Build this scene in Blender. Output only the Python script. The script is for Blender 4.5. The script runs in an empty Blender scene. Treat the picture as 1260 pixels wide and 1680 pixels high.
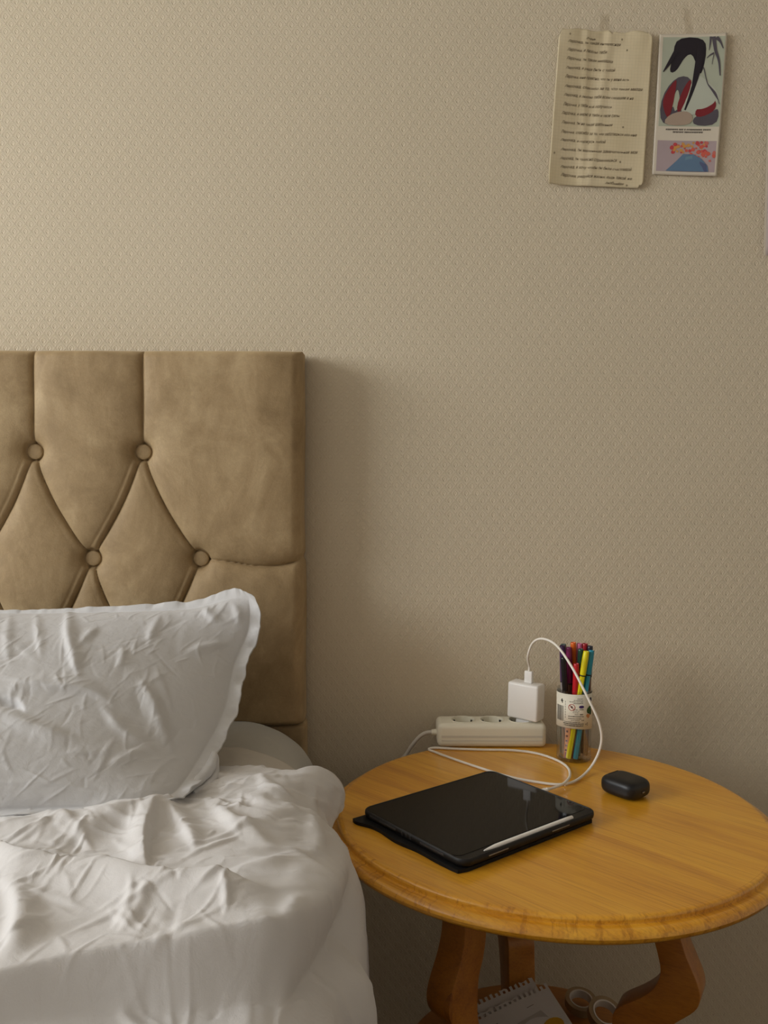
import bpy, bmesh, math, random
import numpy as np
from mathutils import Matrix, Vector, Euler

random.seed(7)
scene = bpy.context.scene
COL = scene.collection
R = math.radians

# ------------------------------------------------------------------ camera
F_PX, PITCH, ROLL, CAM_H = 1400.0, R(2.6), R(0.15), 1.09
cam_d = bpy.data.cameras.new('camera')
cam_d.sensor_fit = 'HORIZONTAL'; cam_d.sensor_width = 36.0
cam_d.lens = F_PX / 1260.0 * 36.0
cam_d.clip_start = 0.02
cam = bpy.data.objects.new('camera', cam_d); COL.objects.link(cam)
cam.matrix_world = Matrix.Translation((0, 0, CAM_H)) @ Matrix.Rotation(R(90) - PITCH, 4, 'X') @ Matrix.Rotation(ROLL, 4, 'Z')
scene.camera = cam

# ------------------------------------------------------------------ world + window light + exposure
world = bpy.data.worlds.new('world'); scene.world = world
world.use_nodes = True
bg = world.node_tree.nodes['Background']
bg.inputs['Color'].default_value = (0.80, 0.88, 1.0, 1); bg.inputs['Strength'].default_value = 1.0

WALL_Y, LEFT_X, RIGHT_X, FRONT_Y, CEIL_Z = 1.515, -3.60, 2.3, -2.6, 2.75
WIN_Y, WIN_Z, WIN_W, WIN_H = -0.15, 1.92, 2.10, 1.45
ld = bpy.data.lights.new('window_daylight', 'AREA')
ld.shape = 'RECTANGLE'; ld.size = WIN_H - 0.06; ld.size_y = WIN_W - 0.06
ld.energy = 105.0; ld.color = (0.96, 0.985, 1.0)
lo = bpy.data.objects.new('window_daylight', ld); COL.objects.link(lo)
lo.location = (LEFT_X + 0.012, WIN_Y, WIN_Z)
lo.rotation_euler = (0, R(-90), 0)          # -Z of the lamp points to +X

vs = scene.view_settings
vs.view_transform = 'Standard'; vs.look = 'None'; vs.gamma = 1.0; vs.use_curve_mapping = False
vs.exposure = 0.0

# ------------------------------------------------------------------ helpers
CAMV = np.array([0, 0, CAM_H])
def ray(px, py):
    x = (px - 630) / F_PX; y = -(py - 840) / F_PX
    c, s = math.cos(ROLL), math.sin(ROLL); x, y = c * x - s * y, s * x + c * y
    return np.array([x, math.cos(PITCH) + y * math.sin(PITCH), -math.sin(PITCH) + y * math.cos(PITCH)])
def at(px, py, Y):
    d = ray(px, py); return CAMV + d * (Y / d[1])
def atz(px, py, z):
    d = ray(px, py); return CAMV + d * ((z - CAM_H) / d[2])
def proj(P):
    q = P - CAMV
    yc = q[..., 1] * math.cos(PITCH) - q[..., 2] * math.sin(PITCH)
    zc = q[..., 1] * math.sin(PITCH) + q[..., 2] * math.cos(PITCH)
    yc = np.maximum(yc, .05)
    x, y = q[..., 0] / yc, zc / yc
    c, s = math.cos(ROLL), math.sin(ROLL); x, y = c * x + s * y, -s * x + c * y
    return 630 + x * F_PX, 840 - y * F_PX

def lin(r, g, b):
    f = lambda v: (v / 255) / 12.92 if v / 255 <= .04045 else ((v / 255 + .055) / 1.055) ** 2.4
    return (f(r), f(g), f(b), 1)

def tag(o, label=None, cat=None, group=None, kind=None):
    if label: o['label'] = label
    if cat: o['category'] = cat
    if group: o['group'] = group
    if kind: o['kind'] = kind
    return o

def link(name, me, mat=None, parent=None, smooth=None):
    if mat: me.materials.append(mat)
    o = bpy.data.objects.new(name, me); COL.objects.link(o)
    if parent is not None:
        o.parent = parent
        o.matrix_parent_inverse = parent.matrix_basis.inverted()
    if smooth is not None:
        me.shade_smooth()
        if smooth < 179: me.set_sharp_from_angle(angle=R(smooth))
    return o

def empty(name, loc=(0, 0, 0)):
    o = bpy.data.objects.new(name, None); COL.objects.link(o); o.location = loc
    o.empty_display_size = 0.05
    return o

def from_py(name, v, f, mat=None, parent=None, smooth=None):
    me = bpy.data.meshes.new(name); me.from_pydata([tuple(map(float, p)) for p in v], [], f); me.update()
    return link(name, me, mat, parent, smooth)

def grid_mesh(name, P, mat=None, parent=None, smooth=180, flip=False, close_u=False):
    """P: (n, m, 3) numpy array -> quad sheet."""
    n, m, _ = P.shape
    idx = np.arange(n * m).reshape(n, m)
    a, b, c, d = idx[:-1, :-1].ravel(), idx[1:, :-1].ravel(), idx[1:, 1:].ravel(), idx[:-1, 1:].ravel()
    q = np.stack([a, d, c, b] if flip else [a, b, c, d], 1)
    me = bpy.data.meshes.new(name)
    me.vertices.add(n * m); me.vertices.foreach_set('co', P.reshape(-1).astype(np.float32))
    me.loops.add(q.size); me.loops.foreach_set('vertex_index', q.ravel().astype(np.int32))
    me.polygons.add(len(q)); me.polygons.foreach_set('loop_start', (np.arange(len(q)) * 4).astype(np.int32))
    me.update(calc_edges=True); me.validate()
    return link(name, me, mat, parent, smooth)

def bm_obj(name, bm, mat=None, parent=None, smooth=40):
    me = bpy.data.meshes.new(name); bm.normal_update(); bm.to_mesh(me); bm.free()
    return link(name, me, mat, parent, smooth)

def add_box(bm, size, M=Matrix(), bevel=0, seg=3):
    r = bmesh.ops.create_cube(bm, size=1.0, matrix=Matrix())
    vs_ = r['verts']
    bmesh.ops.scale(bm, vec=size, verts=vs_)
    if bevel > 0:
        es = list({e for v in vs_ for e in v.link_edges})
        rb = bmesh.ops.bevel(bm, geom=es, offset=bevel, segments=seg, profile=.5, affect='EDGES', clamp_overlap=True)
        vs_ = list({v for f in rb['faces'] for v in f.verts} | {v for v in vs_ if v.is_valid})
    bmesh.ops.transform(bm, matrix=M, verts=vs_)
    return vs_

def box_obj(name, size, loc, rot=(0, 0, 0), bevel=0, seg=3, mat=None, parent=None, smooth=40):
    bm = bmesh.new()
    add_box(bm, size, Matrix.Translation(loc) @ Euler(rot).to_matrix().to_4x4(), bevel, seg)
    return bm_obj(name, bm, mat, parent, smooth)

def lathe(name, prof, mat=None, parent=None, seg=64, M=Matrix(), smooth=35, closed=False):
    v, f = [], []
    n = len(prof)
    for k in range(seg):
        a = 2 * math.pi * k / seg
        for r, z in prof: v.append(tuple(M @ Vector((r * math.cos(a), r * math.sin(a), z))))
    m = n if closed else n - 1
    for k in range(seg):
        k2 = (k + 1) % seg
        for i in range(m):
            j = (i + 1) % n
            f.append((k * n + i, k2 * n + i, k2 * n + j, k * n + j))
    me = bpy.data.meshes.new(name); me.from_pydata(v, [], f)
    bm = bmesh.new(); bm.from_mesh(me)
    bmesh.ops.remove_doubles(bm, verts=bm.verts, dist=1e-6)
    bmesh.ops.recalc_face_normals(bm, faces=bm.faces)
    bm.to_mesh(me); bm.free()
    return link(name, me, mat, parent, smooth)

def catmull(pts, n=12):
    pts = [np.array(p, float) for p in pts]
    p = [2 * pts[0] - pts[1]] + pts + [2 * pts[-1] - pts[-2]]
    out = []
    for i in range(1, len(p) - 2):
        for k in range(n):
            t = k / n
            out.append(.5 * ((2 * p[i]) + (-p[i - 1] + p[i + 1]) * t + (2 * p[i - 1] - 5 * p[i] + 4 * p[i + 1] - p[i + 2]) * t * t + (-p[i - 1] + 3 * p[i] - 3 * p[i + 1] + p[i + 2]) * t ** 3))
    out.append(pts[-1]); return out

def tube(name, path, r, mat=None, parent=None, seg=12, radii=None):
    path = [Vector(tuple(p)) for p in path]
    v, f = [], []
    t0 = (path[1] - path[0]).normalized()
    nrm = t0.orthogonal().normalized()
    for i, p in enumerate(path):
        t = (path[min(i + 1, len(path) - 1)] - path[max(i - 1, 0)]).normalized()
        nrm = (nrm - t * nrm.dot(t)).normalized(); b = t.cross(nrm)
        rr = radii[i] if radii else r
        for k in range(seg):
            a = 2 * math.pi * k / seg
            v.append(p + (nrm * math.cos(a) + b * math.sin(a)) * rr)
    n = len(path)
    for i in range(n - 1):
        for k in range(seg):
            k2 = (k + 1) % seg
            f.append((i * seg + k, i * seg + k2, (i + 1) * seg + k2, (i + 1) * seg + k))
    f.append(tuple(range(seg))[::-1]); f.append(tuple((n - 1) * seg + k for k in range(seg)))
    return from_py(name, v, f, mat, parent, 50)

def prism(name, outline, t, M, mat=None, parent=None, bevel=0, smooth=40):
    """outline: 2D polygon in local XZ, thickness t along local Y."""
    bm = bmesh.new()
    vsx = [bm.verts.new((x, -t / 2, z)) for x, z in outline]
    fc = bm.faces.new(vsx)
    ex = bmesh.ops.extrude_face_region(bm, geom=[fc])
    bmesh.ops.translate(bm, vec=(0, t, 0), verts=[g for g in ex['geom'] if isinstance(g, bmesh.types.BMVert)])
    bmesh.ops.recalc_face_normals(bm, faces=bm.faces)
    if bevel:
        es = [e for e in bm.edges if abs((e.verts[0].co - e.verts[1].co).y) < 1e-6]
        bmesh.ops.bevel(bm, geom=es, offset=bevel, segments=2, profile=.5, affect='EDGES', clamp_overlap=True)
    bmesh.ops.transform(bm, matrix=M, verts=bm.verts)
    return bm_obj(name, bm, mat, parent, smooth)

# numpy noise ----------------------------------------------------------------
def vnoise(x, y, seed=0):
    xi, yi = np.floor(x).astype(np.int64), np.floor(y).astype(np.int64)
    xf, yf = x - xi, y - yi
    def h(a, b):
        k = (a * 374761393 + b * 668265263 + seed * 974711) & 0xffffffff
        k = ((k ^ (k >> 13)) * 1274126177) & 0xffffffff
        k = k ^ (k >> 16)
        ang = (k & 0xffff) / 65536.0 * 2 * np.pi
        return np.cos(ang), np.sin(ang)
    u, v = xf * xf * xf * (xf * (xf * 6 - 15) + 10), yf * yf * yf * (yf * (yf * 6 - 15) + 10)
    def g(dx, dy):
        a, b = h(xi + dx, yi + dy); return a * (xf - dx) + b * (yf - dy)
    return (g(0, 0) * (1 - u) + g(1, 0) * u) * (1 - v) + (g(0, 1) * (1 - u) + g(1, 1) * u) * v
def fbm(x, y, o=4, seed=0):
    s, a = 0, 1.0
    for k in range(o):
        s = s + a * vnoise(x * 2 ** k, y * 2 ** k, seed + k * 17); a *= .5
    return s
def crease(x, y, seed=0, p=5):
    return np.clip(1 - np.abs(vnoise(x, y, seed)) * 2.2, 0, 1) ** p
def sstep(a, b, x):
    t = np.clip((x - a) / (b - a), 0, 1); return t * t * (3 - 2 * t)
def polydist(x, y, pts):
    """signed distance (positive = right-hand side when walking, y down) and position along 0..1"""
    pts = np.array(pts, float)
    L = np.r_[0, np.cumsum(np.hypot(*np.diff(pts, axis=0).T))]
    best = np.full(x.shape, 1e9); sg = np.zeros(x.shape); tt = np.zeros(x.shape)
    for i in range(len(pts) - 1):
        a, b = pts[i], pts[i + 1]; d = b - a; l2 = d @ d + 1e-12
        t = np.clip(((x - a[0]) * d[0] + (y - a[1]) * d[1]) / l2, 0, 1)
        ex, ey = x - (a[0] + t * d[0]), y - (a[1] + t * d[1])
        ds = np.hypot(ex, ey); m = ds < best
        best = np.where(m, ds, best)
        sg = np.where(m, np.sign(d[0] * ey - d[1] * ex), sg)
        tt = np.where(m, (L[i] + t * (L[i + 1] - L[i])) / L[-1], tt)
    return best, sg, tt
def ridge(x, y, pts, w_pos, w_neg, h, taper=.4):
    pts = catmull([np.array(p) for p in pts], 6)
    d, s, t = polydist(x, y, pts)
    w = np.where(s > 0, w_pos, w_neg) * (.45 + .55 * sstep(0, taper, t) * sstep(1, 1 - taper, t))
    tp = sstep(0, taper, t) * sstep(1, 1 - taper, t) + 1e-9
    return h * tp * np.exp(-(d / w) ** 2)

def strokes(x, y, n, seed, box, ang, spread, length, width, height):
    """many short tapering folds: random straight-ish strokes, alternating ridge and groove"""
    rnd = np.random.RandomState(seed); out = np.zeros(x.shape)
    for k in range(n):
        cx, cy = rnd.uniform(box[0], box[1]), rnd.uniform(box[2], box[3])
        a = ang + rnd.normal() * spread; L = rnd.uniform(*length); w = rnd.uniform(*width); h = rnd.uniform(*height) * (1 if rnd.rand() < .72 else -.8)
        bend = rnd.normal() * .18 / L
        m = (np.abs(x - cx) < L + w) & (np.abs(y - cy) < L + w)
        if not m.any(): continue
        dx, dy = x[m] - cx, y[m] - cy
        al = dx * np.cos(a) + dy * np.sin(a); ac = -dx * np.sin(a) + dy * np.cos(a) - bend * al * al
        t = np.clip(1 - (al / (L * .5)) ** 2, 0, 1)
        ww = w * (.35 + .65 * t) * np.where(ac > 0, 1.5, .75)
        out[m] += h * t * np.exp(-(ac / ww) ** 2)
    return out

# material helpers -----------------------------------------------------------
class NT:
    def __init__(s, name):
        s.m = bpy.data.materials.new(name); s.m.use_nodes = True
        s.t = s.m.node_tree; s.b = s.t.nodes['Principled BSDF']; s.out = s.t.nodes['Material Output']
    def n(s, typ, **kw):
        q = s.t.nodes.new(typ)
        for k, v in kw.items(): setattr(q, k, v)
        return q
    def l(s, a, b): s.t.links.new(a, b)
    def math(s, op, a, b=None, c=None):
        q = s.n('ShaderNodeMath', operation=op)
        for i, v in enumerate((a, b, c)):
            if v is None: continue
            if hasattr(v, 'is_output'): s.l(v, q.inputs[i])
            else: q.inputs[i].default_value = v
        return q.outputs[0]
    def ramp(s, fac, stops):
        q = s.n('ShaderNodeValToRGB'); e = q.color_ramp.elements
        while len(e) < len(stops): e.new(.5)
        for el, (p, c) in zip(e, stops): el.position = p; el.color = c
        s.l(fac, q.inputs[0]); return q.outputs[0]
    def noise(s, vec, scale, detail=4, rough=.55, dist=0):
        q = s.n('ShaderNodeTexNoise'); q.inputs['Scale'].default_value = scale
        q.inputs['Detail'].default_value = detail; q.inputs['Roughness'].default_value = rough
        q.inputs['Distortion'].default_value = dist
        if vec is not None: s.l(vec, q.inputs['Vector'])
        return q.outputs['Fac']
    def coord(s, kind='Object'): return s.n('ShaderNodeTexCoord').outputs[kind]
    def mapping(s, vec, scale=(1, 1, 1), rot=(0, 0, 0), loc=(0, 0, 0)):
        q = s.n('ShaderNodeMapping'); s.l(vec, q.inputs[0])
        q.inputs['Scale'].default_value = scale; q.inputs['Rotation'].default_value = rot; q.inputs['Location'].default_value = loc
        return q.outputs[0]
    def bump(s, h, strength=1, dist=.001):
        q = s.n('ShaderNodeBump'); q.inputs['Strength'].default_value = strength; q.inputs['Distance'].default_value = dist
        s.l(h, q.inputs['Height']); s.l(q.outputs[0], s.b.inputs['Normal'])
    def set(s, **kw):
        for k, v in kw.items(): s.b.inputs[k.replace('_', ' ')].default_value = v
        return s

def plain(name, col, rough=.5, spec=.5, metal=0, noise=0, bump=0, bscale=300, **kw):
    t = NT(name); t.set(Base_Color=col, Roughness=rough, Metallic=metal)
    t.b.inputs['Specular IOR Level'].default_value = spec
    for k, v in kw.items(): t.b.inputs[k.replace('_', ' ')].default_value = v
    if noise or bump:
        c = t.coord()
        if noise:
            f = t.noise(c, 14, 4)
            lo_ = tuple(x * (1 - noise) for x in col[:3]) + (1,); hi = tuple(min(1, x * (1 + noise)) for x in col[:3]) + (1,)
            t.l(t.ramp(f, [(.3, lo_), (.7, hi)]), t.b.inputs['Base Color'])
        if bump: t.bump(t.noise(c, bscale, 3), 1, bump)
    return t.m

def wallpaper_mat(name, shift):
    t = NT(name)
    sx, sz = .01945, .02530            # scale width, full (two-row) height
    c = t.n('ShaderNodeSeparateXYZ'); t.l(t.coord('Object'), c.inputs[0])
    X = t.math('DIVIDE', t.math('ADD', c.outputs[0], shift[0]), sx)
    Z = t.math('DIVIDE', t.math('ADD', c.outputs[2], shift[1]), sz)
    def cell(ox, oz):
        u = t.math('SUBTRACT', t.math('FRACT', t.math('ADD', X, ox)), .5)
        v = t.math('SUBTRACT', t.math('FRACT', t.math('ADD', Z, oz)), .5)
        au = t.math('MULTIPLY', t.math('ABSOLUTE', u), 2.0)
        av = t.math('MULTIPLY', t.math('ABSOLUTE', v), 2.0)
        def pn(p): return t.math('POWER', t.math('ADD', t.math('POWER', au, p), t.math('POWER', av, p)), 1 / p)
        top = t.math('GREATER_THAN', v, 0.0)
        d = t.math('ADD', t.math('MULTIPLY', pn(1.5), top), t.math('MULTIPLY', pn(1.08), t.math('SUBTRACT', 1.0, top)))
        return d, v, au
    dA, vA, uA = cell(0, 0); dB, vB, uB = cell(.5, .5)
    selA = t.math('LESS_THAN', dA, dB)
    d = t.math('MINIMUM', dA, dB)
    def mix(a, b): return t.math('ADD', t.math('MULTIPLY', a, selA), t.math('MULTIPLY', b, t.math('SUBTRACT', 1.0, selA)))
    v = mix(vA, vB); au = mix(uA, uB)
    def ring(r, w):
        q = t.math('DIVIDE', t.math('SUBTRACT', d, r), w)
        return t.math('POWER', 2.718, t.math('MULTIPLY', t.math('MULTIPLY', q, q), -1.0))
    def ss(a, b, x):
        q = t.n('ShaderNodeMapRange', interpolation_type='SMOOTHSTEP'); t.l(x, q.inputs[0])
        q.inputs[1].default_value = a; q.inputs[2].default_value = b
        return q.outputs[0]
    up = ss(-.30, -.10, v)
    h = t.math('MULTIPLY', ring(.90, .07), 1.35)
    h = t.math('ADD', h, t.math('MULTIPLY', t.math('MULTIPLY', ring(.68, .05), up), .7))
    h = t.math('ADD', h, t.math('MULTIPLY', t.math('MULTIPLY', ring(.42, .065), up), 1.0))
    # seed dot pressed in just under the inner arch
    dv = t.math('DIVIDE', t.math('ADD', v, .10), .075); du = t.math('DIVIDE', au, .16)
    dot = t.math('POWER', 2.718, t.math('MULTIPLY', t.math('ADD', t.math('MULTIPLY', dv, dv), t.math('MULTIPLY', du, du)), -1.0))
    h = t.math('SUBTRACT', h, t.math('MULTIPLY', dot, 1.3))
    fine = t.noise(t.coord(), 900, 2)
    h = t.math('ADD', h, t.math('MULTIPLY', fine, .12))
    t.bump(h, 1.0, .00042)
    big = t.noise(t.coord(), 1.7, 3)
    t.l(t.ramp(big, [(.3, lin(211, 197, 171)), (.7, lin(215, 201, 176))]), t.b.inputs['Base Color'])
    t.set(Roughness=.62); t.b.inputs['Specular IOR Level'].default_value = .35
    return t.m

def wood_mat(name, cols, rot=0.0, stave=.07, gloss=.22, scale=1.0, coat=.6, ticks=False):
    t = NT(name)
    m = t.mapping(t.coord(), rot=(0, 0, rot))
    sep = t.n('ShaderNodeSeparateXYZ'); t.l(m, sep.inputs[0])
    st = t.math('FLOOR', t.math('DIVIDE', sep.outputs[1], stave))
    wn = t.n('ShaderNodeTexWhiteNoise', noise_dimensions='1D'); t.l(st, wn.inputs['W'])
    off = t.n('ShaderNodeCombineXYZ'); t.l(t.math('MULTIPLY', wn.outputs['Value'], 7.0), off.inputs[0]); t.l(t.math('MULTIPLY', st, .37), off.inputs[2])
    add = t.n('ShaderNodeVectorMath', operation='ADD'); t.l(m, add.inputs[0]); t.l(off.outputs[0], add.inputs[1])
    v = add.outputs[0]
    s1 = t.noise(t.mapping(v, (3.0 * scale, 34 * scale, 34 * scale)), 1.0, 5, .6, .6)
    s2 = t.noise(t.mapping(v, (9 * scale, 330 * scale, 330 * scale)), 1.0, 3, .6)
    s3 = t.noise(t.mapping(v, (22 * scale, 700 * scale, 700 * scale)), 1.0, 2, .5)
    pores = t.ramp(s2, [(.32, (0, 0, 0, 1)), (.5, (1, 1, 1, 1))])
    f = t.math('ADD', t.math('MULTIPLY', s1, .7), t.math('MULTIPLY', wn.outputs['Value'], .22))
    f = t.math('ADD', f, t.math('MULTIPLY', t.math('SUBTRACT', s3, .5), .3))
    base = t.ramp(f, [(.22, cols[0]), (.45, cols[1]), (.72, cols[2])])
    mx = t.n('ShaderNodeMix', data_type='RGBA', blend_type='MULTIPLY'); mx.inputs[0].default_value = .42
    t.l(base, mx.inputs[6]); t.l(t.ramp(s2, [(.30, (.55, .42, .30, 1)), (.52, (1, 1, 1, 1))]), mx.inputs[7])
    col = mx.outputs[2]
    if ticks:                                   # short end-grain strokes across the moulding
        sp = t.n('ShaderNodeSeparateXYZ'); t.l(t.mapping(t.coord(), loc=(-.231, -1.181, 0)), sp.inputs[0])
        an = t.math('ARCTAN2', sp.outputs[1], sp.outputs[0])
        cv = t.n('ShaderNodeCombineXYZ'); t.l(t.math('MULTIPLY', an, 34.0), cv.inputs[0]); t.l(t.math('MULTIPLY', sp.outputs[2], 60.0), cv.inputs[1])
        tk = t.noise(cv.outputs[0], 1.0, 4, .7, .35)
        m2 = t.n('ShaderNodeMix', data_type='RGBA', blend_type='MULTIPLY'); m2.inputs[0].default_value = .55
        t.l(col, m2.inputs[6]); t.l(t.ramp(tk, [(.36, (.5, .36, .22, 1)), (.46, (1, 1, 1, 1))]), m2.inputs[7]); col = m2.outputs[2]
    t.l(col, t.b.inputs['Base Color'])
    t.set(Roughness=gloss + .22); t.b.inputs['Coat Weight'].default_value = coat; t.b.inputs['Coat Roughness'].default_value = gloss
    t.bump(s2, .12, .0006)
    return t.m

def cloth_mat(name, col, stripes=None):
    t = NT(name); c = t.coord()
    t.set(Base_Color=col, Roughness=.88); t.b.inputs['Specular IOR Level'].default_value = .2
    t.b.inputs['Sheen Weight'].default_value = .25; t.b.inputs['Sheen Roughness'].default_value = .5
    h = t.math('ADD', t.math('MULTIPLY', t.noise(c, 55, 5, .62, .8), 1.0), t.math('MULTIPLY', t.noise(c, 700, 2), .16))
    if stripes:
        s = t.n('ShaderNodeSeparateXYZ'); t.l(c, s.inputs[0])
        w = t.math('PINGPONG', t.math('ADD', s.outputs[0], t.math('MULTIPLY', t.noise(c, 6, 2), .03)), stripes)
        line = t.math('LESS_THAN', w, stripes * .06)
        h = t.math('SUBTRACT', h, t.math('MULTIPLY', line, .25))
    t.bump(h, .40, .0016)
    return t.m

def suede_mat(name):
    t = NT(name); c = t.coord()
    a = t.noise(t.mapping(c, (1, 1, 1), loc=(3, 1, 2)), 6.0, 6, .62, .9)
    b = t.noise(t.mapping(c, (1, 1, .55), rot=(0, .4, 0)), 17, 5, .65, 1.4)
    scr = t.noise(t.mapping(c, (60, 60, 60)), 1.0, 4, .75, 3.5)
    f = t.math('ADD', t.math('MULTIPLY', a, .62), t.math('MULTIPLY', b, .38))
    base = t.ramp(f, [(.34, lin(142, 119, 85)), (.5, lin(163, 139, 103)), (.66, lin(184, 161, 124))])
    mx = t.n('ShaderNodeMix', data_type='RGBA', blend_type='OVERLAY'); mx.inputs[0].default_value = .16
    t.l(base, mx.inputs[6]); t.l(t.ramp(scr, [(.42, (.42, .42, .42, 1)), (.66, (.75, .75, .75, 1))]), mx.inputs[7])
    t.l(mx.outputs[2], t.b.inputs['Base Color'])
    t.set(Roughness=.62); t.b.inputs['Specular IOR Level'].default_value = .3
    t.b.inputs['Sheen Weight'].default_value = .35; t.b.inputs['Sheen Roughness'].default_value = .45
    t.b.inputs['Sheen Tint'].default_value = lin(225, 205, 165)
    h = t.math('ADD', t.noise(c, 420, 3), t.math('MULTIPLY', b, 1.2))
    t.bump(h, .35, .0009)
    return t.m

def clear_mat(name, tint=(1, 1, 1, 1), gloss_w=.12, rough=.06, fres=.6):
    t = NT(name)
    tr = t.n('ShaderNodeBsdfTransparent'); tr.inputs[0].default_value = tint
    gl = t.n('ShaderNodeBsdfGlossy'); gl.inputs['Roughness'].default_value = rough
    fr = t.n('ShaderNodeLayerWeight'); fr.inputs[0].default_value = .35
    mx = t.n('ShaderNodeMixShader')
    t.l(t.math('ADD', t.math('MULTIPLY', fr.outputs['Fresnel'], fres), gloss_w * .3), mx.inputs[0])
    t.l(tr.outputs[0], mx.inputs[1]); t.l(gl.outputs[0], mx.inputs[2]); t.l(mx.outputs[0], t.out.inputs[0])
    return t.m

M_plaster = plain('plaster_white', lin(216, 208, 196), .9, .2, noise=.03)
M_ceiling = plain('ceiling_paint', lin(228, 224, 216), .9, .2, noise=.02)
M_floor = wood_mat('floor_laminate', (lin(74, 48, 28), lin(96, 66, 40), lin(116, 82, 52)), rot=R(90), stave=.14, gloss=.35, scale=.5, coat=.1)
M_trim = plain('white_trim', lin(222, 217, 208), .45, .5, noise=.02)
M_glass = clear_mat('window_glass', (1, 1, 1, 1), .1)
M_suede = suede_mat('beige_suede')
M_sheet = cloth_mat('pale_grey_sheet', lin(192, 190, 182))
M_flat = cloth_mat('white_flat_sheet', lin(208, 201, 190))
M_duvet = cloth_mat('white_duvet_cotton', lin(216, 213, 211), .026)
M_pillow = cloth_mat('white_pillow_cotton', lin(204, 203, 203), .026)
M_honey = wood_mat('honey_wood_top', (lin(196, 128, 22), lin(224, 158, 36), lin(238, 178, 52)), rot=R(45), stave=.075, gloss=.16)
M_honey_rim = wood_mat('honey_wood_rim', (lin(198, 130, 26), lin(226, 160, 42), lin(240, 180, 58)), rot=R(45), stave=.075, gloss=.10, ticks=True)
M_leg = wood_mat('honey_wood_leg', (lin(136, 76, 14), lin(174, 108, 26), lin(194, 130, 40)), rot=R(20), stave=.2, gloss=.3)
M_strip = plain('ivory_plastic', lin(240, 234, 214), .42, .45, noise=.02)
M_white = plain('white_plastic', lin(246, 243, 238), .35, .5)
M_cable = plain('white_cable_rubber', lin(235, 228, 216), .5, .4)
M_cord = plain('pale_grey_cord', lin(205, 198, 186), .5, .4)
M_darkslot = plain('dark_slot', lin(22, 20, 18), .5, .4)
M_metal = plain('dull_metal', lin(150, 148, 142), .35, .5, 1.0)
M_black = plain('black_silicone', lin(17, 17, 19), .42, .45, bump=.00005, bscale=900)
M_case = plain('black_tablet_case', lin(14, 14, 15), .5, .4, bump=.00004, bscale=1200)
M_cover = plain('black_cover_fabric', lin(15, 15, 17), .65, .3, bump=.00012, bscale=900)
M_screen = plain('black_glass_screen', lin(5, 4, 4), .05, .13)
M_grey = plain('dark_grey_metal', lin(70, 70, 72), .4, .5, .6)
M_clear = clear_mat('clear_plastic', (.965, .965, .96, 1), .08, .08, .34)
M_ink = plain('dark_ink', lin(74, 58, 44), .8, .2)

# ------------------------------------------------------------------ room shell
def struct(o): o['kind'] = 'structure'; return o
TH = .12
W = RIGHT_X - LEFT_X; D = WALL_Y - FRONT_Y; XC = (RIGHT_X + LEFT_X) / 2; YC = (WALL_Y + FRONT_Y) / 2
struct(box_obj('floor', (W + 2 * TH, D + 2 * TH, .1), (XC, YC, -.05), mat=M_floor, smooth=None))
struct(box_obj('ceiling', (W + 2 * TH, D + 2 * TH, .1), (XC, YC, CEIL_Z + .05), mat=M_ceiling, smooth=None))
wb = struct(box_obj('wall_back', (W + 2 * TH, TH, CEIL_Z), (XC, WALL_Y + TH / 2 + .001, CEIL_Z / 2), mat=M_plaster, smooth=None))
struct(box_obj('wall_front', (W + 2 * TH, TH, CEIL_Z), (XC, FRONT_Y - TH / 2, CEIL_Z / 2), mat=M_plaster, smooth=None))
struct(box_obj('wall_right', (TH, D, CEIL_Z), (RIGHT_X + TH / 2, YC, CEIL_Z / 2), mat=M_plaster, smooth=None))
bm = bmesh.new()
y0, y1, z0, z1 = WIN_Y - WIN_W / 2, WIN_Y + WIN_W / 2, WIN_Z - WIN_H / 2, WIN_Z + WIN_H / 2
for (a, b, c, d) in ((FRONT_Y, y0, 0, CEIL_Z), (y1, WALL_Y, 0, CEIL_Z), (y0, y1, 0, z0), (y0, y1, z1, CEIL_Z)):
    add_box(bm, (TH, b - a, d - c), Matrix.Translation((LEFT_X - TH / 2, (a + b) / 2, (c + d) / 2)))
struct(bm_obj('wall_left', bm, M_plaster, None, None))
# window: frame, panes, sill
win = struct(empty('window_1', (LEFT_X - .05, WIN_Y, z0)))
bm = bmesh.new(); fw = .05
for (a, b, c, d) in ((y0, y0 + fw, z0, z1), (y1 - fw, y1, z0, z1), (y0 + fw, y1 - fw, z0, z0 + fw), (y0 + fw, y1 - fw, z1 - fw, z1), (WIN_Y - fw / 2, WIN_Y + fw / 2, z0 + fw, z1 - fw)):
    add_box(bm, (.06, b - a, d - c), Matrix.Translation((LEFT_X - .06, (a + b) / 2, (c + d) / 2)))
bm_obj('window_frame', bm, M_trim, win, None)
for yc in (WIN_Y - (WIN_W - fw) / 4 + .0, WIN_Y + (WIN_W - fw) / 4):
    box_obj('pane', (.006, (WIN_W - 3 * fw) / 2, WIN_H - 2 * fw), (LEFT_X - .06, yc, WIN_Z), mat=M_glass, parent=win, smooth=None)
box_obj('window_sill', (.2, WIN_W + .1, .03), (LEFT_X + .04, WIN_Y, z0 - .016), mat=M_trim, parent=win, bevel=.006)
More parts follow.
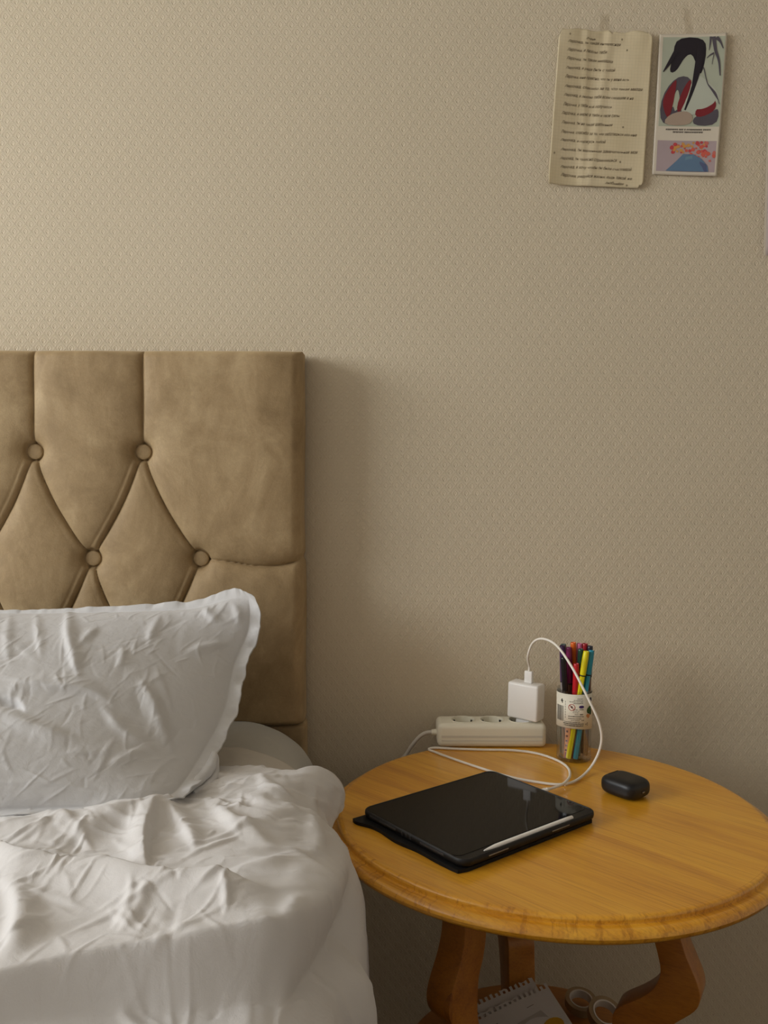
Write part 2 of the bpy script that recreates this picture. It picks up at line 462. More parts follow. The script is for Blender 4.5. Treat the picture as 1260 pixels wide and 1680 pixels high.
# wallpaper strips hung on the back wall (butt joint just right of the headboard)
SEAM = .0475; RW = 1.06
k = 0; x = SEAM - 2 * RW
while x < RIGHT_X:
    xa, xb = max(x, LEFT_X), min(x + RW, RIGHT_X)
    bm = bmesh.new(); add_box(bm, (xb - xa - .00022, .0012, CEIL_Z - .002), Matrix.Translation(((xa + xb) / 2, WALL_Y - .0006 + .001, CEIL_Z / 2)))
    o = bm_obj('wallpaper_strip', bm, wallpaper_mat('cream_embossed_wallpaper', (.0031 * k + .004, .0011 * k + .006)), wb, None)
    x += RW; k += 1
def baseboard(name, size, loc): struct(box_obj(name, size, loc, mat=M_trim, bevel=.004))
baseboard('baseboard_back', (W, .014, .06), (XC, WALL_Y - .008, .03))
baseboard('baseboard_left', (.014, D - .03, .06), (LEFT_X + .008, YC, .03))
baseboard('baseboard_right', (.014, D - .03, .06), (RIGHT_X - .008, YC, .03))

# ------------------------------------------------------------------ bed frame + tufted headboard
HB_R, HB_L, HB_TOP, HB_SEAM = -.1385, -1.745, 1.296, .660
HB_FRONT, HB_BACK = 1.425, 1.507
bed = tag(empty('bed', ((HB_R + HB_L) / 2, .5, 0)), 'double bed frame with tall tufted beige suede headboard against wall', 'bed')
def headboard_panel():
    nx, nz = 960, 384
    ex, ez = .026, .024                                   # rounding of the border
    xs = np.linspace(HB_L, HB_R, nx); zs = np.linspace(HB_SEAM + .002, HB_TOP, nz)
    X, Z = np.meshgrid(xs, zs, indexing='ij')
    sp = .1832; z1_, z2_, z3_ = 1.125, .9445, .765
    r1 = [-.4068 - sp * k for k in range(0, 7)]; r2 = [-.3110 - sp * k for k in range(0, 8)]
    segs = []
    for i, x in enumerate(r1):
        segs.append(([(x, z1_), (x + .003, 1.2), (x + .002, 1.31)], 1.0))
        segs.append(([(x, z3_), (x, .70), (x, .64)], 1.0))
        for x2 in r2:
            if abs(abs(x2 - x) - .09) < .012:
                sgn = 1 if x2 > x else -1
                for za, zb in ((z1_, z2_), (z3_, z2_)):
                    bow = .010 * (-sgn if za > zb else sgn)
                    q = [(x + (x2 - x) * t + bow * math.sin(math.pi * t), za + (zb - za) * t) for t in (0, .25, .5, .75, 1)]
                    segs.append((q, .9))
    segs.append(([(r2[0], z2_), (-.26, .940), (-.21, .933), (-.17, .935), (-.13, .945)], .7))
    Hh = np.full(X.shape, 1e9); dome = np.ones(X.shape); pleat = np.zeros(X.shape)
    for q, st in segs:
        x0_, x1_ = min(p[0] for p in q) - .16, max(p[0] for p in q) + .16
        m = (xs >= x0_) & (xs <= x1_)
        if not m.any(): continue
        d, s, t = polydist(X[m], Z[m], catmull([np.array(p) for p in q], 4))
        Hh[m] = np.minimum(Hh[m], d / st)
        dome[m] *= 1 - .97 * np.exp(-d / (.021 * st))
        left_going = q[-1][0] < q[0][0] - .02
        side = -1 if q[-1][1] < q[0][1] else 1
        if abs(q[-1][0] - q[0][0]) > .03 and abs(q[-1][0] - q[0][0]) < .12:
            down_left = (q[-1][0] - q[0][0]) * (q[-1][1] - q[0][1]) > 0
            sg_ = np.sign(1e-9 + (X[m] - np.interp(Z[m], *(zip(*sorted((p[1], p[0]) for p in q))))))
            amp = .0007 if down_left else .0002
            pleat[m] += amp * (np.exp(-((d * sg_ + .0065) / .0026) ** 2) - .9 * np.exp(-((d * sg_ + .0115) / .0022) ** 2)) * sstep(0, .18, t) * sstep(1, .85, t)
    puff = .0140 * dome + .0075 * (1 - np.exp(-Hh / .0016))
    # dimples at buttons
    for row, zz in ((r1, z1_), (r2, z2_), (r1, z3_)):
        for x in row:
            m = (xs > x - .1) & (xs < x + .1)
            rr = np.hypot(X[m] - x, Z[m] - zz)
            puff[m] -= .014 * np.exp(-(rr / .020) ** 2) + .008 * np.exp(-((rr - .0145) / .0028) ** 2)
    puff = puff + pleat + .0022 * fbm(X * 7, Z * 7, 3, 5) + .0004 * fbm(X * 40, Z * 40, 2, 9)
    # rounded border (top, right, left, bottom seam)
    def edge(dist, e): return np.clip(1 - (1 - np.clip(dist / e, 0, 1)) ** 3.2, 0, 1) ** .6
    ex, ez = .020, .016
    b = edge(HB_R - X, ex) * edge(X - HB_L, ex) * edge(HB_TOP - Z, ez) * (.45 + .55 * edge(Z - HB_SEAM, .014))
    soft = np.clip(1 - (HB_R - X) / .085, 0, 1) ** 2 * .012 + np.clip(1 - (HB_TOP - Z) / .05, 0, 1) ** 2 * .006
    depth = HB_BACK - .045 + (HB_FRONT - (HB_BACK - .045)) * b
    Y = depth - (puff - .016 - soft) * b
    # a gentle waviness of the outer silhouette
    wv = sstep(HB_R - .05, HB_R, X)
    Xo = X + wv * (.0010 * np.sin(Z * 23) + .0012 * np.sin(Z * 9 + 1))
    # pinch where the side seam meets the right border
    Xo = Xo - .0035 * sstep(HB_R - .02, HB_R, X) * np.exp(-((Z - .944) / .006) ** 2)
    P = np.stack([Xo, Y, Z], -1)
    # skirt to the back
    top = P[:, -1:].copy(); top[..., 1] = HB_BACK
    bot = P[:, :1].copy(); bot[..., 1] = HB_BACK
    P = np.concatenate([bot, P, top], 1)
    lf = P[:1].copy(); lf[..., 1] = HB_BACK; rt = P[-1:].copy(); rt[..., 1] = HB_BACK
    P = np.concatenate([lf, P, rt], 0)
    return P, (r1, z1_), (r2, z2_), (r1, z3_)
P, row1, row2, row3 = headboard_panel()
hb = grid_mesh('headboard', P, M_suede, bed, 180)
hb['label'] = 'diamond-tufted beige suede headboard panel'
bprof = [(.0001, .0026), (.006, .0026), (.0100, .0022), (.0122, .0012), (.0133, -.0008), (.0131, -.004), (.0115, -.007)]
b_me = None
for row, zz in (row1, row2, row3):
    for x in row:
        Mx = Matrix.Translation((x, HB_FRONT + .0215, zz)) @ Matrix.Rotation(R(90), 4, 'X')
        if b_me is None:
            o = lathe('button', bprof, M_suede, None, 24); b_me = o.data
        else:
            o = bpy.data.objects.new('button', b_me); COL.objects.link(o)
        o.parent = hb; o.matrix_parent_inverse = Matrix.Identity(4)
        o.matrix_world = Mx
        o.matrix_basis = hb.matrix_world.inverted() @ Mx
for o in hb.children:   # keep buttons exactly where they were placed
    o.matrix_parent_inverse = Matrix.Identity(4)
bm = bmesh.new(); add_box(bm, (HB_R - HB_L + .004, .064, .36), Matrix.Translation(((HB_R + HB_L) / 2 + .002, 1.471, .478)), .008)
bm_obj('headboard_base', bm, M_suede, bed)
box_obj('side_rail', (1.44, 1.90, .22), (-.93, .46, .27), bevel=.02, mat=M_suede, parent=bed)
for sx in (-1.58, -.28):
    for sy in (-.42, 1.34):
        lathe('leg', [(.0001, 0), (.022, 0), (.028, .16), (.0001, .16)], M_leg, bed, 20, Matrix.Translation((sx, sy, 0)))

# ------------------------------------------------------------------ bedding
def interp(pts):
    pts = sorted(pts); xs = np.array([p[0] for p in pts]); ys = np.array([p[1] for p in pts])
    def f(v):
        # smooth (cosine-eased) piecewise interpolation
        v = np.asarray(v, float); i = np.clip(np.searchsorted(xs, v) - 1, 0, len(xs) - 2)
        t = np.clip((v - xs[i]) / (xs[i + 1] - xs[i]), 0, 1); t2 = t * t * (3 - 2 * t); t = .5 * t + .5 * t2
        return ys[i] + (ys[i + 1] - ys[i]) * t
    return f

def drape(name, ylist, xe, ztop, rad, drop, xleft, disp, mat, parent=None, fine_x=-.70, dx=.0026, back=None, thick=.0, lip=0.0):
    """Cloth over a mattress: flat top -> round shoulder at x = xe(Y) -> hanging side of length drop(Y)."""
    nf = int((abs(fine_x) - .1) / dx)
    a = np.concatenate([np.linspace(0, .999, 26), 1 + np.linspace(0, 1, nf)])        # 0..1 coarse, 1..2 fine
    ns, nd = 26, 34
    rows = []
    yl = np.asarray(ylist)
    t = (yl - yl.min()) / (yl.max() - yl.min())
    Y0 = np.repeat(yl[:, None], len(a) + ns + nd, 1)
    XE = xe(yl)[:, None]; RAD = rad(yl)[:, None]; DR = drop(yl)[:, None]
    xf = XE - RAD
    A = a[None, :]
    Xtop = np.where(A < 1, xleft + (fine_x - xleft) * A, fine_x + (xf - fine_x) * (A - 1))
    ang = np.linspace(0, math.pi / 2, ns + 1)[None, 1:]
    Xar = xf + RAD * np.sin(ang); Zar = -RAD * (1 - np.cos(ang))
    q = np.linspace(0, 1, nd + 1)[None, 1:]
    Xd = XE + 0 * q; Zd = -RAD - DR * q
    X = np.concatenate([Xtop, Xar, Xd], 1)
    dZ = np.concatenate([np.zeros_like(Xtop), Zar, Zd], 1)
    if back is not None:                                  # rear hem follows back(X)
        bk = back(X)
        Y0 = yl.min() + (Y0 - yl.min()) * (bk - yl.min()) / (yl.max() - yl.min())
    Z = ztop(X, Y0) + dZ
    Pb = np.stack([X, Y0, Z], -1)
    gu = np.gradient(Pb, axis=0); gv = np.gradient(Pb, axis=1)
    N = np.cross(gv, gu); N /= np.linalg.norm(N, axis=-1, keepdims=True) + 1e-12
    N *= np.sign(N[0, len(a) // 2, 2])
    px, py = proj(Pb)
    s_arc = np.concatenate([Xtop, xf + RAD * ang, xf + RAD * math.pi / 2 + DR * q], 1)
    hgt = disp(Pb, s_arc, px, py, dZ)
    P = Pb + N * hgt[..., None]
    o = grid_mesh(name, P, mat, parent, 180, flip=True)
    if thick:
        md = o.modifiers.new('thickness', 'SOLIDIFY'); md.thickness = thick; md.offset = -1
    return o
def ylist(lo_, f0, f1, hi, dy=.0028):
    return np.concatenate([np.linspace(lo_, f0, 26)[:-1], np.arange(f0, f1, dy), np.linspace(f1, hi, 12)])

# mattress with fitted sheet
xm = interp([(1.42, -.105), (1.33, -.103), (1.25, -.103), (1.15, -.108), (1.06, -.105), (1.01, -.09), (.97, -.07), (.9, -.06), (.7, -.07), (.3, -.07), (-.6, -.08)])
def mat_disp(P, s, px, py, dZ):
    return .0022 * fbm(P[..., 0] * 12, P[..., 1] * 12 + P[..., 2] * 9, 4, 3) + .0012 * crease(P[..., 0] * 9 + P[..., 2] * 7, P[..., 1] * 14, 6)
mat_y = np.concatenate([np.linspace(-.55, .6, 24)[:-1], np.linspace(.6, 1.418, 240)])
mat_root = tag(empty('mattress', (-.9, .43, .39)), 'mattress in pale grey fitted sheet showing at headboard foot', 'mattress')
mattress = drape('fitted_sheet', mat_y, xm, lambda X, Y: .668 + .004 * sstep(1.2, 1.36, Y) - .046 * sstep(.95, .84, Y), interp([(-.6, .085), (.7, .09), (.9, .14), (1.2, .10), (1.34, .13), (1.42, .135)]), lambda y: .20 + 0 * y, -1.66, mat_disp, M_sheet, mat_root, dx=.004)
box_obj('mattress_core', (1.43, 1.92, .22), (-.93, .44, .500), bevel=.04, mat=M_flat, parent=mat_root)
md = mattress.modifiers.new('thickness', 'SOLIDIFY'); md.thickness = .006; md.offset = -1

# flat white sheet between mattress and duvet
xs_ = interp([(1.3, -.092), (1.2, -.092), (1.12, -.095), (1.06, -.092), (1.01, -.075), (.97, -.055), (.9, -.042), (.8, -.04), (.6, -.055), (.2, -.06), (-.6, -.06)])
def flat_disp(P, s, px, py, dZ):
    h = .0035 * fbm(s * 9, P[..., 1] * 7, 4, 31) + .0016 * crease(s * 12 + P[..., 1] * 5, P[..., 1] * 10, 36)
    side = sstep(-.03, -.12, dZ)
    h += side * (.006 * np.sin(P[..., 1] * 46 + 3 * fbm(P[..., 1] * 6, s * 3, 2, 8)) * sstep(1.02, .9, P[..., 1]))
    return h + .004
flat = drape('flat_sheet', np.concatenate([np.linspace(-.4, .6, 20)[:-1], np.linspace(.6, 1.25, 230)]), xs_,
             lambda X, Y: .673 + .002 * np.sin(X * 20) - .046 * sstep(.95, .84, Y), interp([(-.6, .085), (.7, .085), (.9, .14), (1.0, .12), (1.25, .118)]), interp([(-.4, .26), (.9, .26), (1.0, .2), (1.03, .13), (1.25, .10)]), -1.6, flat_disp, M_flat, dx=.0035,
             back=lambda X: 1.262 + .012 * np.sin(X * 9) - .03 * sstep(-.16, -.05, X))
tag(flat, 'creased white flat sheet hanging over the mattress side under duvet', 'sheet')
md = flat.modifiers.new('thickness', 'SOLIDIFY'); md.thickness = .0025; md.offset = 1

# duvet
xd = interp([(1.25, -.050), (1.17, -.050), (1.11, -.060), (1.06, -.080), (1.02, -.068), (.98, -.044), (.93, -.022), (.86, -.018), (.8, -.018), (.72, -.024), (.648, -.028), (.5, -.02), (.2, -.01), (-.5, -.01)])
rd = interp([(1.25, .052), (1.08, .055), (1.0, .10), (.9, .13), (.8, .11), (.65, .075), (-.5, .09)])
dd = interp([(1.25, .001), (1.09, .001), (1.03, .06), (.98, .16), (.9, .2), (.75, .24), (.5, .30), (-.5, .30)])
def dz(X, Y):
    z = .694 + .008 * fbm(X * 4.2 + 2, Y * 4.2, 2, 77)
    z = z - .004 * sstep(1.0, 1.15, Y) - .003 * sstep(.93, 1.02, Y) * sstep(-.22, -.30, X)
    return z
def duvet_disp(P, s, px, py, dZ):
    X, Y = P[..., 0], P[..., 1]
    w = sstep(.35, .5, Y)
    h = .006 * fbm(s * 7, Y * 7, 2, 11)
    # crumples: short folds, thicker near the table corner and under the pillow
    amp = .75 + .7 * np.exp(-(((px - 420) / 110) ** 2 + ((py - 1330) / 60) ** 2)) + .6 * np.exp(-(((px - 110) / 120) ** 2 + ((py - 1400) / 45) ** 2))
    bx_ = (-.62, .16, .58, 1.17)
    h += amp * (strokes(s, Y, 90, 1, bx_, 1.25, .55, (.05, .15), (.004, .008), (.0012, .0034)) + strokes(s, Y, 70, 2, bx_, .1, .5, (.05, .16), (.004, .009), (.0012, .0034))
                + strokes(s, Y, 420, 3, bx_, 1.2, .9, (.02, .07), (.0016, .0030), (.0007, .0021)) + .0006 * fbm(s * 60, Y * 50, 3, 23)) \
         + strokes(s, Y, 70, 7, (-.27, -.04, .97, 1.16), .9, .8, (.03, .09), (.0025, .005), (.0008, .0024)) + strokes(s, Y, 60, 8, (-.5, -.25, .85, 1.0), .5, .7, (.03, .09), (.0025, .005), (.0008, .0020))
    F = lambda pts, a, b, hh, tp=.4: ridge(px, py, pts, a, b, hh, tp)
    g = 0
    g = g + F([(-60, 1400), (0, 1412), (36, 1436), (102, 1447), (168, 1449), (223, 1466), (264, 1473), (325, 1476), (406, 1486), (462, 1497)], 36, 9, .020, .2)
    g = g + F([(264, 1322), (254, 1352), (240, 1387), (237, 1423), (244, 1466)], 24, 8, .016)
    g = g + F([(272, 1322), (292, 1358), (314, 1395), (322, 1425)], 10, 22, .011)
    g = g + F([(480, 1533), (462, 1539), (406, 1552), (305, 1574), (203, 1591), (102, 1609), (0, 1630), (-80, 1645)], 40, 14, .008, .10)
    g = g + F([(462, 1494), (466, 1515), (455, 1545)], 8, 22, .008)
    g = g + F([(345, 1462), (400, 1452), (447, 1438), (486, 1424)], 16, 7, .006)
    g = g + F([(-10, 1450), (26, 1490), (30, 1530), (16, 1580), (-20, 1612)], 14, 30, .013)
    g = g + F([(250, 1476), (224, 1522), (190, 1570)], 12, 12, .006)
    g = g + F([(212, 1470), (214, 1500), (196, 1540), (175, 1560)], 9, 9, .005)
    g = g + F([(100, 1404), (152, 1380), (223, 1352), (250, 1338)], 10, 18, .010)
    g = g + F([(60, 1385), (100, 1372), (140, 1400), (160, 1420)], 9, 9, .006)
    g = g + F([(330, 1350), (390, 1366), (430, 1400), (440, 1430)], 12, 14, .007)
    g = g + F([(330, 1352), (376, 1340), (440, 1345), (500, 1352)], 12, 9, .007)
    g = g + F([(385, 1300), (440, 1330), (495, 1345), (520, 1360)], 11, 11, .007)
    g = g + F([(420, 1275), (440, 1300), (480, 1310)], 9, 9, .006)
    g = g + F([(330, 1300), (352, 1330), (402, 1400)], 9, 12, .006)
    g = g + F([(500, 1330), (512, 1380), (500, 1420)], 9, 12, .007)
    g = g + F([(180, 1600), (240, 1650), (330, 1700)], 16, 16, .005)
    g = g + F([(250, 1640), (360, 1628), (470, 1650)], 10, 12, .003)
    g = g + F([(360, 1478), (372, 1510), (368, 1540)], 8, 8, .004)
    g = g + F([(280, 1300), (330, 1285), (400, 1282), (520, 1296)], 8, 12, .006)
    # bed of the pillow: the duvet swells up against its lower edge
    g = g + F([(-90, 1372), (0, 1374), (80, 1372), (170, 1358), (262, 1336), (310, 1306)], 24, 60, .018, .15)
    # doubled-over side of the duvet
    g = g + F([(440, 1385), (487, 1428), (548, 1494), (584, 1565), (604, 1631), (616, 1700), (622, 1760)], 60, 9, .008, .25) * sstep(-.2, -.1, dZ)
    # valley under the long lower fold
    g = g - F([(500, 1585), (420, 1600), (305, 1632), (203, 1652), (102, 1668), (0, 1690), (-80, 1705)], 44, 30, .003, .05)
    # below the long fold the cover drops a step and slopes away towards the table side
    dl, sl, tl = polydist(px, py, catmull([np.array(p) for p in [(600, 1330), (556, 1430), (512, 1502), (470, 1538), (406, 1552), (305, 1575), (203, 1592), (102, 1610), (0, 1631), (-120, 1655), (-400, 1700)]], 5))
    below = sstep(0, 1, (-dl * sl + 3) / (29 + 45 * sstep(440, 540, px)))
    A_ = np.clip(.006 + .115 * (X + .40), .004, .046) 
    h = h + .9 * g * w - A_ * sstep(-.16, -.02, dZ) * below * w + .30 * A_ * (1 - below) * w * sstep(1.0, .82, Y) * sstep(.5, .62, Y)
    h = h * sstep(-.30, -.06, dZ) + (1 - sstep(-.30, -.06, dZ)) * .004
    side = sstep(-.03, -.12, dZ)
    h += side * .007 * np.sin(Y * 40 + 2 * fbm(Y * 5, s * 2, 2, 5)) * sstep(1.0, .85, Y)
    # keep the corner that lies on the table rim above it
    return np.maximum(h, -.048 * sstep(-.15, -.03, dZ) * sstep(.95, .84, Y) - .002) + .004
yb = interp([(-1.6, 1.08), (-.45, 1.09), (-.32, 1.12), (-.24, 1.142), (-.17, 1.13), (-.12, 1.12), (-.09, 1.145), (-.05, 1.175), (.1, 1.175)])
duvet = drape('duvet', ylist(-.45, .55, 1.10, 1.125, .0019), xd, dz, rd, dd, -1.6, duvet_disp, M_duvet, dx=.0018, back=lambda X: np.maximum(yb(X), .9))
tag(duvet, 'rumpled white cotton duvet spread over the bed beside the round table', 'duvet')
md = duvet.modifiers.new('thickness', 'SOLIDIFY'); md.thickness = .006; md.offset = -1

# pillow -----------------------------------------------------------------------
def make_pillow():
    Rb = catmull([at(446, 976, 1.350), at(431, 1030, 1.315), at(405, 1092, 1.27), at(389, 1168, 1.19), at(354, 1238, 1.105), at(314, 1298, 1.01), at(258, 1330, .945)][::-1], 10)
    Rb = np.array(Rb)
    L = np.r_[0, np.cumsum(np.linalg.norm(np.diff(Rb, axis=0), axis=1))]; L /= L[-1]
    nu, nv = 420, 300
    fl = .018                                             # flange width (m)
    v = np.linspace(0, 1, nv); u = np.concatenate([np.linspace(0, .35, 40)[:-1], np.linspace(.35, 1, nu - 39)])
    nu = len(u)
    Rv = np.stack([np.interp(v, L, Rb[:, k]) for k in range(3)], -1)
    Lv = np.stack([-.93 + 0 * v, .92 + .43 * v ** .8, .70 + .175 * v], -1)
    Lv[:, 1] = np.interp(v, [0, .3, .7, 1], [.84, 1.0, 1.24, 1.345]); Lv[:, 2] = np.interp(v, [0, .3, .7, 1], [.725, .75, .82, .875])
    ue = u[None, :, None]
    U, V = np.meshgrid(u, v)
    # round the right-hand corners: square-to-disc mapping inside the corner cells
    cu = np.clip((U - .88) / .12, 0, 1); Um, Vm = U.copy(), V.copy()
    for cv, sg_, v0 in ((np.clip((V - .84) / .16, 0, 1), 1, .84), (np.clip((.14 - V) / .14, 0, 1), -1, .14)):
        Um = np.where(cv > 0, .88 + .12 * cu * np.sqrt(1 - cv ** 2 * .5), Um) * (U >= .88) + Um * (U < .88)
        Vm = np.where((cv > 0) & (U >= .88), v0 + sg_ * (.16 if sg_ > 0 else .14) * cv * np.sqrt(1 - cu ** 2 * .5), Vm)
    Rm = np.stack([np.interp(Vm, v, Rv[:, k]) for k in range(3)], -1); Lm = np.stack([np.interp(Vm, v, Lv[:, k]) for k in range(3)], -1)
    S = Lm * (1 - Um[..., None]) + Rm * Um[..., None]
    S[..., 2] -= .014 * np.sin(np.pi * np.clip(U, 0, 1)) * sstep(.6, 1, V)          # sagging top edge
    S[..., 2] += .020 * sstep(.82, .97, U) * sstep(.8, 1, V)
    n = np.array([-.10, -.72, .68]); n /= np.linalg.norm(n)
    du, dv = np.minimum(U, 1 - U) * .70, np.minimum(V, 1 - V) * .46
    fu, fv = np.clip((du - fl) / (.35 - fl), 0, 1), np.clip((dv - fl) / (.23 - fl), 0, 1)
    prof = lambda t: (1 - (1 - t) ** 2.6) ** .75
    B = prof(fu) * prof(fv)
    inside = (B > 0)
    # flange waves
    dist_edge = np.minimum(du, dv)
    fm = sstep(fl, 0, dist_edge)
    tang = np.where(du < dv, V * .46, U * .70)
    wav = fm * (.0022 * np.sin(tang * 95 + 5 * fbm(tang * 9, U, 2, 3)) + .009 * fbm(tang * 26, V * 2, 3, 9)) * (.5 + .5 * (du < dv))
    # corner tuck of fabric at the lower right corner
    px, py = proj(S + n * (.095 * B)[..., None])
    Fq = lambda pts, a, b, hh, tp=.4: ridge(px, py, pts, a, b, hh, tp)
    x_, y_ = U * .70, V * .46
    wx, wy = x_ + .02 * fbm(x_ * 9, y_ * 9, 2, 1), y_ + .02 * fbm(x_ * 9, y_ * 9, 2, 2)
    bx_ = (.22, .70, 0, .46)
    h = .005 * fbm(x_ * 6, y_ * 6, 2, 51) + strokes(x_, y_, 40, 11, bx_, 1.5, .35, (.05, .13), (.003, .007), (.0006, .0017)) + strokes(x_, y_, 22, 12, bx_, .15, .4, (.06, .16), (.005, .010), (.0008, .0020)) \
        + strokes(x_, y_, 340, 13, bx_, 1.5, .5, (.02, .07), (.0014, .0026), (.0003, .0009)) + .0005 * fbm(x_ * 60, y_ * 45, 3, 54)
    g = 0
    g = g + Fq([(114, 985), (115, 1036), (124, 1076), (136, 1128)], 9, 12, .010)
    g = g + Fq([(166, 1030), (148, 1046), (130, 1066)], 8, 6, .006)
    g = g + Fq([(-30, 1126), (0, 1131), (74, 1127), (150, 1136), (205, 1172)], 10, 16, .010)
    g = g - Fq([(-30, 1150), (0, 1153), (28, 1160), (46, 1176)], 8, 8, .016)
    g = g + Fq([(-30, 1176), (20, 1180), (74, 1200), (148, 1222)], 16, 10, .009)
    g = g + Fq([(228, 1112), (258, 1160), (276, 1212), (288, 1244)], 16, 9, .012)
    g = g + Fq([(200, 1060), (205, 1085), (190, 1100)], 8, 8, .005)
    g = g + Fq([(268, 1005), (252, 1040), (244, 1066)], 8, 8, .005)
    g = g + Fq([(300, 1075), (345, 1062), (380, 1055)], 9, 7, .006)
    g = g + Fq([(380, 985), (394, 1010), (388, 1030)], 8, 8, .006)
    g = g + Fq([(160, 1150), (205, 1200), (240, 1222), (270, 1250)], 10, 12, .007)
    g = g + Fq([(170, 1265), (220, 1240), (262, 1232)], 10, 8, .005)
    g = g + Fq([(60, 1000), (66, 1050), (72, 1090)], 7, 9, .004)
    g = g + Fq([(20, 1000), (14, 1060), (20, 1100)], 9, 9, .004)
    g = g + Fq([(330, 990), (350, 1015), (372, 1022)], 7, 9, .005)
    body = sstep(0, .12, B)
    front = S + n * (.100 * B + .0016 + body * (h + .7 * g))[..., None]
    backs = S - n * (.042 * B + .0012)[..., None]
    off = np.array([-.2, -.6, .4])
    front = front + (wav[..., None] * n); backs = backs + (wav[..., None] * n)
    # flange outline wobble
    rip = fm * .005 * fbm(tang * 30, tang * 0 + 3, 2, 14)
    front[..., 0] += rip * (U > .5); backs[..., 0] += rip * (U > .5)
    front[..., 2] += .6 * rip * (V > .5); backs[..., 2] += .6 * rip * (V > .5)
    nvv, nuu = U.shape
    vv = np.concatenate([front.reshape(-1, 3), backs.reshape(-1, 3)])
    idx = np.arange(nvv * nuu).reshape(nvv, nuu); o2 = nvv * nuu
    q = np.stack([idx[:-1, :-1], idx[:-1, 1:], idx[1:, 1:], idx[1:, :-1]], -1).reshape(-1, 4)
    faces = [q, q[:, ::-1] + o2]
    for e in (idx[0], idx[-1][::-1], idx[:, 0][::-1], idx[:, -1]):
        faces.append(np.stack([e[1:], e[:-1], e[:-1] + o2, e[1:] + o2], -1))
    q = np.concatenate(faces)
    me = bpy.data.meshes.new('pillow')
    me.vertices.add(len(vv)); me.vertices.foreach_set('co', vv.ravel().astype(np.float32))
    me.loops.add(q.size); me.loops.foreach_set('vertex_index', q.ravel().astype(np.int32))
    me.polygons.add(len(q)); me.polygons.foreach_set('loop_start', (np.arange(len(q)) * 4).astype(np.int32))
    me.update(calc_edges=True); me.validate()
    o = link('pillow', me, M_pillow, None, 180)
    # gathered bits of the flange at the lower right corner
    for pts, r_ in (([(352, 1236, 1.110), (346, 1256, 1.085), (338, 1268, 1.070), (322, 1284, 1.045), (300, 1304, 1.010)], .0075),
                    ([(354, 1240, 1.118), (352, 1262, 1.095), (349, 1278, 1.075), (338, 1290, 1.055), (318, 1300, 1.03)], .0065),
                    ([(345, 1270, 1.085), (349, 1285, 1.070), (340, 1298, 1.05), (322, 1306, 1.03)], .0060)):
        c_ = catmull([at(*p) for p in pts], 8); n_ = len(c_)
        tube('flange_gather', c_, 0, M_pillow, o, 12, [r_ * (.25 + .75 * math.sin(math.pi * min(1, (i + 1) / n_) ** .8) ** .6) * (1 + .05 * math.sin(i * .9)) for i in range(n_)])
    return o
pillow = make_pillow()
tag(pillow, 'large white cotton pillow with flanged edge propped against headboard', 'pillow')

# ------------------------------------------------------------------ round side table
TC = np.array([.231, 1.181]); TT = .62
table = tag(empty('side_table', (TC[0], TC[1], 0)), 'round honey-coloured wooden side table with moulded rim and curved legs', 'table')
Mt = Matrix.Translation((TC[0], TC[1], TT))
lathe('table_top', [(.0001, 0), (.15, 0), (.2895, 0), (.2895, -.02), (.0001, -.02)], M_honey, table, 128, Mt, 30)
lathe('rim', [(.2896, 0), (.2925, -.0001), (.2948, -.0008), (.2962, -.0024), (.2966, -.0046), (.2962, -.0068), (.2966, -.0082), (.2985, -.0088), (.3012, -.0084), (.3045, -.0086), (.3080, -.0098), (.3106, -.0118), (.3122, -.0142), (.3127, -.0162), (.3116, -.0168), (.3112, -.0190), (.3095, -.0222), (.3065, -.0245), (.302, -.0252), (.2896, -.0252)], M_honey_rim, table, 160, Mt, 32, closed=True)
SH = .243
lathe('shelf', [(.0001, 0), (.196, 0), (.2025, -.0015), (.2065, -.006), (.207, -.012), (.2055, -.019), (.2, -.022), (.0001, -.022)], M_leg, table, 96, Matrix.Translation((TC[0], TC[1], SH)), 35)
INNER_LOW = [(.186, 0), (.17, .025), (.128, .09), (.102, .17), (.092, .24), (.092, .29), (.100, .318), (.118, .338), (.146, .362), (.158, .388), (.160, .415), (.158, .446), (.150, .47), (.145, .50), (.145, .54), (.146, .597)]
outer = [(.188, .597), (.184, .55), (.185, .505), (.192, .477), (.202, .455), (.2095, .437), (.2115, .42), (.205, .403), (.18, .378), (.157, .352), (.143, .31), (.137, .26), (.142, .2), (.165, .12), (.202, .05), (.228, .012), (.236, 0)]
inner = [(.186, 0), (.17, .025), (.128, .09), (.102, .17), (.094, .24), (.096, .30), (.100, .347), (.1015, .366), (.110, .379), (.132, .396), (.150, .413), (.1595, .430), (.162, .446), (.158, .466), (.152, .49), (.148, .54), (.146, .597)]
for az, inn in ((-30, inner), (100, inner), (220, INNER_LOW)):
    outl = [tuple(p) for p in catmull(outer, 4)] + [tuple(p) for p in catmull(inn, 4)]
    prism('leg', outl, .042, Matrix.Translation((TC[0], TC[1], 0)) @ Matrix.Rotation(R(az), 4, 'Z'), M_leg, table, .0025)

